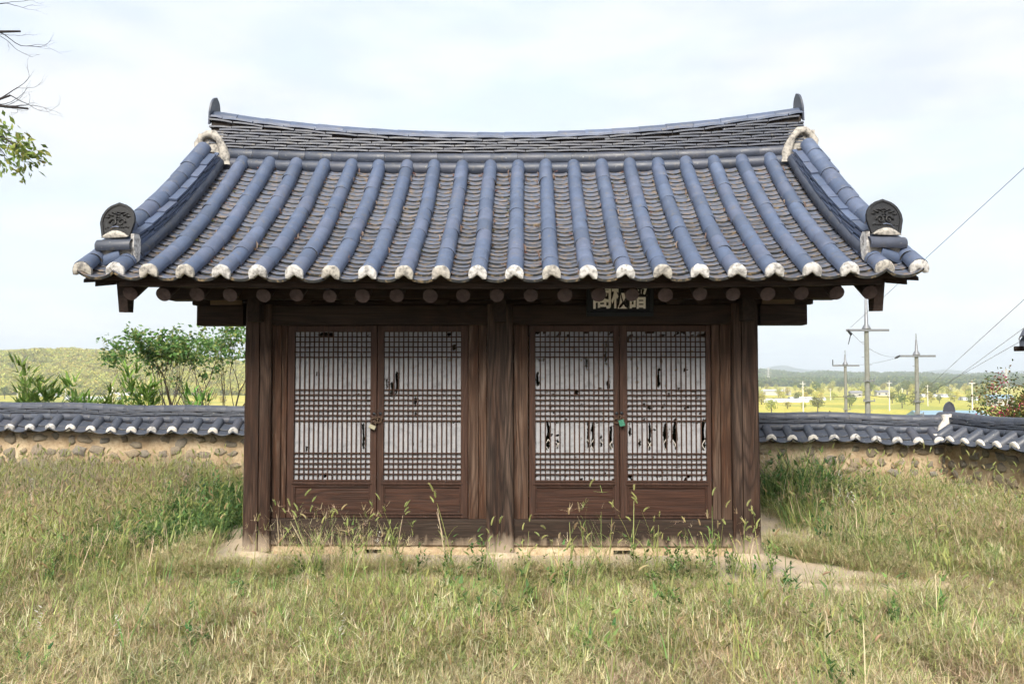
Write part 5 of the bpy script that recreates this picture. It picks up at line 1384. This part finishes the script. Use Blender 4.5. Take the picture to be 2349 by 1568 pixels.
# hills
def hill(name, pts, D, width, label, mat, base=-13.6, ny=15, tree_h=0.0, seed=1):
    xs_ = np.array([P(p[0], 870, D).x for p in pts]); zs_ = np.array([P(p[0], p[1], D).z for p in pts]) - tree_h; n = 150
    X = np.linspace(xs_[0], xs_[-1], n); Zr = np.interp(X, xs_, zs_); V = []
    for j in range(ny):
        v = j / (ny - 1) * 2 - 1; f = math.cos(v * math.pi / 2) ** 1.3 if abs(v) < 1 else 0
        nn = fbm(X * 6.0 / width, np.full(n, v * 2.2), seed, 4)
        Z = base + (Zr - base) * f * (1 - .45 * (1 - f) * (nn - .2) * 2)
        V.append(np.stack([X, np.full(n, CAM.y + D + v * width), Z], -1))
    V = np.concatenate(V); I = np.arange(ny * n).reshape(ny, n); F = np.stack([I[:-1, :-1], I[:-1, 1:], I[1:, 1:], I[1:, :-1]], -1).reshape(-1, 4)
    tag(link(name, npmesh(name, V, F, mat, True)), label, kind='structure'); return V.reshape(ny, n, 3)
def hill_mat(name, c0, c1):
    n = NT(name); g = n.n('ShaderNodeNewGeometry'); a = n.noise(g.outputs['Position'], .02, 8, .7); c = n.ramp(a, [(.35, c0), (.65, c1)])
    n.principled(c, .95, .05); return n.m
M_hill = hill_mat('wooded_hillside', (.10, .12, .035), (.22, .21, .055)); M_hillf = hill_mat('far_wooded_hillside', (.05, .065, .03), (.08, .095, .04))
H1 = hill('hill', [(-330, 815), (-150, 806), (0, 805), (60, 806), (120, 802), (180, 801), (240, 807), (330, 812), (420, 818), (520, 826), (620, 838), (760, 862), (900, 885)], 900, 260, 'sunlit wooded hill behind the left wall', M_hill, tree_h=6.0, seed=2)
H2 = hill('hill', [(1250, 872), (1450, 862), (1600, 852), (1700, 848), (1750, 844), (1800, 853), (1832, 859), (1865, 851), (1900, 848), (1950, 858), (2000, 850), (2030, 856), (2060, 850), (2100, 853), (2135, 861), (2170, 857), (2200, 861), (2260, 852), (2300, 859), (2349, 864), (2500, 856), (2700, 860)], 2100, 420, 'long wooded hill range behind the plain on the right', M_hillf, tree_h=15.0, seed=4)
H3 = hill('hill', [(1500, 880), (1700, 868), (1780, 872), (1850, 870), (1960, 874), (2060, 868), (2150, 873), (2230, 866), (2349, 871), (2600, 868)], 1350, 160, 'low wooded rise before the right hill range', M_hill, tree_h=6.0, seed=6)
hill('hill', [(1640, 875), (1700, 862), (1745, 848), (1775, 840), (1795, 837), (1815, 843), (1850, 848), (1880, 847), (1930, 860), (2000, 868)], 5200, 600, 'pale blue peak left of the near utility pole', M_hillf, seed=7)
hill('hill', [(2060, 872), (2120, 858), (2145, 849), (2165, 847), (2185, 849), (2215, 858), (2300, 860), (2349, 850), (2450, 842), (2600, 870)], 5000, 500, 'pale blue peak right of the utility poles', M_hillf, seed=9)
def forest(name, H, n, mes, smin, smax, label, seed):
    r = np.random.default_rng(seed); ny, nx, _ = H.shape; jf = r.uniform(0, ny / 2 + .6, n); fi = r.uniform(0, nx - 1.001, n); j = jf.astype(int); i = fi.astype(int); a = (jf - j)[:, None]; c = (fi - i)[:, None]
    Pn = (H[j, i] * (1 - c) + H[j, i + 1] * c) * (1 - a) + (H[j + 1, i] * (1 - c) + H[j + 1, i + 1] * c) * a; Pn[:, 2] -= .8
    px, py, dz = project(Pn); k = ((px > -60) & (px < 680)) | ((px > 1660) & (px < 2420)); Pn = Pn[k]
    col = bpy.data.collections.new('trees_' + name)
    for q, me in enumerate(mes): o = bpy.data.objects.new('%s_tree_%02d' % (name, q), me); col.objects.link(o)
    protos[name] = (col, len(mes)); scatter(name, name, Pn, smin, smax, .03, label, 'forest')
FA = [far_tree_mesh(140 + k, 7, 6, FY + FY + FG[:1], False, 110, 1.3) for k in range(4)]; FB = [far_tree_mesh(150 + k, 8, 9, FG + FD[:2], False, 80, 2.4) for k in range(4)]
forest('forest', H1, 9000, FA, .7, 1.3, 'sunlit forest covering the left hill', 1)
forest('far_forest', H2, 11000, FB, .9, 1.6, 'bluish forest covering the right hill range', 2)
forest('low_forest', H3, 3000, FB, .7, 1.2, 'low woods at the foot of the right hill range', 3)

# utility poles
def pole(px, depth, y_arm, y_top, armw, label, brackets=3, ins='hang'):
    base = P(px, 900, depth); gz = float(terrain(base.x, base.y)); t = tag(empty('utility_pole', (base.x, base.y, gz)), label, 'utility pole', 'utility poles beyond the right wall')
    za = P(px, y_arm, depth).z - gz; zt = P(px, y_top, depth).z - gz; k = depth / FPX
    b = MB(); b.tube([(0, 0, 0), (0, 0, za + .05)], [.20, .125], 14); b.build('post', M_conc, t, True, 40)
    b = MB(); b.tube([(0, 0, za + .06), (0, 0, za + .10), (0, 0, za + .30), (0, 0, za + .36), (0, 0, za + (zt - za) * .72), (0, 0, za + (zt - za) * .73), (0, 0, zt)], [.24, .26, .15, .11, .055, .035, .03], 12); b.build('top_cone', M_steel, t, True, 40)
    w = armw * k; b = MB(); b.cbox((-w / 2, -.22, za - .08), (w / 2, -.12, za + .06), .01); b.build('crossarm', M_steel, t)
    b = MB()
    if ins == 'hang': b.tube([(-w * .47, -.18, za), (-w * .40, -.2, za - .22), (-w * .38, -.2, za - .30)], [.06, .09, .05], 8); b.tube([(-w * .40, -.2, za - .25), (-w * .46, -.2, za - .85)], [.03, .02], 6)
    elif ins == 'up': b.tube([(-w * .49, -.16, za), (-w * .49, -.16, za + .55)], [.05, .045], 8)
    else: b.tube([(-w * .50, -.16, za), (-w * .58, -.16, za - .10), (-w * .64, -.16, za - .18)], [.07, .08, .04], 8)
    b.build('insulator', M_iron, t)
    for q in range(brackets):
        z = za - 2.9 - q * 1.05 - random.uniform(0, .3); b = MB(); b.cbox((-.34, -.26, z - .04), (.34, -.19, z + .03), .01)
        for x in (-.3, .3): b.tube([(x, -.22, z), (x, -.22, z + .14)], [.035, .03], 6)
        b.build('bracket', M_steel, t)
    b = MB()
    for q in range(10):
        z = za - .7 - q * .45
        if z > 0: s_ = 1 if q % 2 else -1; b.tube([(s_ * .12, 0, z), (s_ * .30, 0, z)], .011, 5)
    b.build('step_bolts', M_steel, t); return t
pole(1990, 49, 757, 640, 96, 'nearest tallest utility pole with its top behind the roof corner', 4, 'hang')
pole(2104, 58, 816, 765, 80, 'utility pole with crossarm right of the tallest pole', 2, 'tip')
pole(1940, 78, 838, 803, 60, 'shorter utility pole left of the tallest pole', 3, 'up')
def wire(name, pts, r_, label, sag=0.0):
    a, c = (P(*pts[0]), P(*pts[1])); b = MB(); b.tube([a.lerp(c, t) - Vector((0, 0, sag * 4 * t * (1 - t))) for t in np.linspace(0, 1, 15)], r_, 5); tag(b.build(name, M_wire, None, True), label, 'wire', 'overhead wires')
wire('power_wire', ((1950, 752, 49), (2420, 320, 22)), .009, 'thin wire rising from the tallest pole to the upper right')
wire('power_wire', ((1955, 765, 49), (2063, 816, 58)), .010, 'sagging wire between the tallest pole and the pole to its right', .5)
wire('power_wire', ((2065, 818, 58), (1916, 835, 78)), .010, 'wire from the right pole back to the shorter pole', .3)
wire('power_wire', ((2110, 905, 58), (2420, 622, 26)), .010, 'uppermost of three wires slanting up at the right edge')
wire('power_wire', ((2130, 912, 58), (2420, 700, 27)), .009, 'middle of three wires slanting up at the right edge')
wire('power_wire', ((2080, 930, 58), (2420, 738, 28)), .009, 'lowest of three wires slanting up at the right edge')
wire('power_wire', ((1990, 905, 49), (2104, 898, 58)), .014, 'thick cable between the two right poles', .25)
wire('power_wire', ((2104, 898, 58), (2420, 915, 90)), .016, 'thick cable running off right from the right pole', .3)
wire('power_wire', ((1990, 905, 49), (1700, 905, 90)), .016, 'thick cable running behind the right column', .3)
# far white poles on the plain
fp = MB(); fp.tube([(0, 0, 0), (0, 0, 12)], [.24, .15], 8); fp.box((-1.0, -.06, 11.0), (1.0, .06, 11.2)); fpm = fp.mesh('far_pole', M_farpole)
random.seed(44)
far_lb = ['white far pole left of the shorter utility pole', 'white far pole midway between the two right utility poles', 'tall white far pole near the crape myrtle', 'white far pole just right of the right utility pole', 'small far pole between the right column and shorter pole', 'slim far pole in front of the right pylon', 'tiny far pole beside the right column', 'tiny far pole left of the right utility pole', 'tiny far pole over the blue roofed house', 'farthest pole behind the shorter utility pole', 'far pole left of the right pylon', 'far pole at the left picture edge', 'far pole between the two tall bamboo shoots', 'tallest far pole on the left plain', 'far pole seen through the tree branches', 'far pole by the tall bamboo shoot', 'far pole near the left column']
for kk, (px, ytop, dp) in enumerate(((1842, 874, 330), (2040, 873, 360), (2230, 872, 300), (2128, 882, 420), (1905, 890, 520), (2285, 885, 420), (1800, 888, 600), (2070, 890, 560), (2180, 889, 640), (1870, 893, 800), (2255, 892, 700), (40, 888, 500), (150, 890, 520), (258, 886, 420), (352, 889, 600), (95, 893, 700), (430, 893, 640))):
    x = P(px, 900, dp).x; y = CAM.y + dp; gz = float(terrain(x, y)); h = P(px, ytop, dp).z - gz
    o = link('far_pole', fpm, None, Matrix.Translation((x, y, gz)) @ Matrix.Diagonal((1.15, 1.15, h / 12, 1))); tag(o, far_lb[kk], 'utility pole', 'far poles on the plain')
# lattice pylons
def pylon(px, depth, ytop, ybase, label):
    x = P(px, 880, depth).x; y = CAM.y + depth; z0 = P(px, ybase, depth).z; h = P(px, ytop, depth).z - z0; t = tag(empty('pylon', (x, y, z0 - 4)), label, 'pylon'); b = MB(); h += 4
    w0, w1 = h * .13, h * .022
    lv = [0, .18, .34, .48, .60, .70, .78, .86, .93, 1]
    for i in range(len(lv) - 1):
        a, c = lv[i], lv[i + 1]; wa, wc = w0 + (w1 - w0) * min(a / .7, 1), w0 + (w1 - w0) * min(c / .7, 1); ca = [(-wa, -wa), (wa, -wa), (wa, wa), (-wa, wa)]; cc = [(-wc, -wc), (wc, -wc), (wc, wc), (-wc, wc)]
        for k in range(4):
            n2 = (k + 1) % 4; b.tube([(*ca[k], a * h), (*cc[k], c * h)], .16, 4, False); b.tube([(*ca[k], a * h), (*cc[n2], c * h)], .11, 4, False); b.tube([(*ca[n2], a * h), (*cc[k], c * h)], .11, 4, False); b.tube([(*cc[k], c * h), (*cc[n2], c * h)], .10, 4, False)
    b.build('tower', M_farpole, t)
    for a in (.72, .82, .92): b = MB(); b.tube([(-h * .13, 0, a * h), (0, 0, a * h + h * .02), (h * .13, 0, a * h)], [.1, .25, .1], 4); b.build('crossarm', M_farpole, t)
pylon(1763, 1300, 843, 892, 'lattice power pylon beside the right column'); pylon(2309, 1000, 846, 905, 'lattice power pylon near the right edge')
# houses, sheds, greenhouses on the plain
M_wallw = simple('white_render', (.46, .45, .42), .9, .15, 2); M_roofb = simple('blue_sheet_roof', (.20, .30, .38), .6, .1, 2); M_roofg = simple('grey_sheet_roof', (.22, .22, .23), .7, .2, 2); M_film = simple('greenhouse_film', (.46, .48, .50), .5, .1, 1); M_glassd = simple('dark_window', (.03, .035, .04), .2, .1)
def house(px, yb, depth, w, h, rh, roofm, label, name='house', cat='house', group=None):
    x = P(px, 900, depth).x; y = CAM.y + depth; z = float(terrain(x, y)) - .2; t = tag(empty(name, (x, y, z)), label, cat, group); dp = w * .6
    b = MB(); b.box((-w / 2, -dp / 2, 0), (w / 2, dp / 2, h)); b.build('wall', M_wallw, t)
    b = MB(); e = .5
    b.add([(-w / 2 - e, -dp / 2 - e, h + .02), (w / 2 + e, -dp / 2 - e, h + .02), (w / 2 + e, dp / 2 + e, h + .02), (-w / 2 - e, dp / 2 + e, h + .02), (-w / 2 - e, 0, h + rh), (w / 2 + e, 0, h + rh)], [(0, 1, 5, 4), (2, 3, 4, 5), (0, 4, 3), (1, 2, 5), (3, 2, 1, 0)]); b.build('roof', roofm, t)
    for k in (-.3, .28):
        b = MB(); b.box((k * w - .7, -dp / 2 - .03, h * .35), (k * w + .7, -dp / 2 + .05, h * .75)); b.build('window', M_glassd, t)
    return t
def greenhouse(px, depth, w, label, group=None):
    x = P(px, 900, depth).x; y = CAM.y + depth; z = float(terrain(x, y)) - .1; t = tag(empty('greenhouse', (x, y, z)), label, 'greenhouse', group)
    b = MB(); n = 8; V = [(s_ * w / 2, math.cos(a) * -3.5, math.sin(a) * 2.3) for s_ in (-1, 1) for a in np.linspace(0, math.pi, n)]
    b.add(V, [(k, k + 1, n + k + 1, n + k) for k in range(n - 1)] + [tuple(range(n))[::-1], tuple(range(n, 2 * n))]); b.build('film_cover', M_film, t, True, 40)
    b = MB(); b.box((-w / 2 - .05, -.9, 0), (-w / 2 + .05, .9, 2.1)); b.build('door', M_roofg, t)
house(2172, 0, 215, 17, 4.4, 2.0, M_roofb, 'low house with light blue roof just over the right wall')
house(1770, 0, 660, 26, 3.6, 1.2, M_film, 'long white warehouse seen beside the right column', 'warehouse', 'warehouse'); house(2022, 0, 640, 9, 3, 1.6, M_roofg, 'small grey roofed house right of the tallest pole'); house(1962, 0, 600, 8, 3, 1.8, M_roofg, 'small dark roofed house left of the tallest pole')
house(2290, 0, 420, 12, 4, 2, M_roofb, 'blue roofed house by the crape myrtle')
for (px, dp, w, lb) in ((1800, 480, 26, 'white plastic greenhouse beside the right column'), (1850, 520, 22, 'white plastic greenhouse near the shorter utility pole'), (2240, 520, 20, 'white plastic greenhouse near the right edge'), (2150, 600, 24, 'white plastic greenhouse behind the right pole'), (215, 520, 34, 'long white greenhouse under the left tree'), (300, 640, 30, 'white greenhouse right of the bamboo'), (110, 600, 28, 'white greenhouse behind the tall bamboo'), (40, 700, 24, 'white greenhouse at the far left')): greenhouse(px, dp, w, lb)
# eave corner of a neighbouring hall at the right edge
nh = P(2338, 778, 14.5); hl = tag(empty('hall', (nh.x, nh.y, -.6)), 'tiled hall at the right edge showing only its eave corner', 'building'); hl.rotation_euler = (0, 0, R(-42))
SH = Matrix.Translation((3.36, 2.2, 0))
zc = nh.z + .6
b = MB(); b.box((-1.6, -1.0, 0), (3, 3.5, zc - .25)); b.build('wall', M_plasterd, hl, M=SH)
b = MB(); b.add([(-3.36, -2.2, zc - .03), (4, -2.2, zc - .06), (4, 4.5, zc - .06), (-3.36, 4.5, zc - .03), (-3.0, 1.1, zc + 1.7), (4, 1.1, zc + 1.7), (-3.36, -2.2, zc - .12), (4, -2.2, zc - .14), (4, 4.5, zc - .14), (-3.36, 4.5, zc - .12)], [(0, 1, 5, 4), (2, 3, 4, 5), (0, 4, 3), (9, 8, 7, 6), (1, 2, 5), (0, 6, 7, 1), (3, 9, 6, 0)]); b.build('roof', M_tilew, hl, M=SH)
for k in range(12): link('convex_tile', WSUK, hl, SH @ Matrix.Translation((-3.28 + .3 * k, -2.25, zc - .01)) @ Matrix.Rotation(R(28), 4, 'X') @ Matrix.Scale(1.2, 4))
b = MB(); b.tube([(-3.46, -2.1, zc - .16), (-2.4, -1.6, zc - .14)], .045, 8); b.build('rafter', M_beamy, hl, M=SH)
b = MB(); b.prism([(-3.30, -2.05, zc - .14), (-2.8, -2.05, zc - .14), (-2.8, -2.05, zc - .60), (-3.02, -2.05, zc - .40)], (0, .08, 0)); b.build('barge_board', M_beamy, hl, M=SH)

# ================================================================== AIR
hz_ = MB(); hz_.box((-4200, -320, -16), (4600, 6200, 150)); hv = NT('haze_air'); pv_ = hv.n('ShaderNodeVolumePrincipled'); pv_.inputs['Color'].default_value = (.80, .905, 1.0, 1); pv_.inputs['Density'].default_value = .00027; pv_.inputs['Anisotropy'].default_value = .0
hv.l(pv_.outputs[0], hv.out.inputs['Volume'])
tag(hz_.build('haze', hv.m), 'thin haze over the plain and hills', kind='stuff')
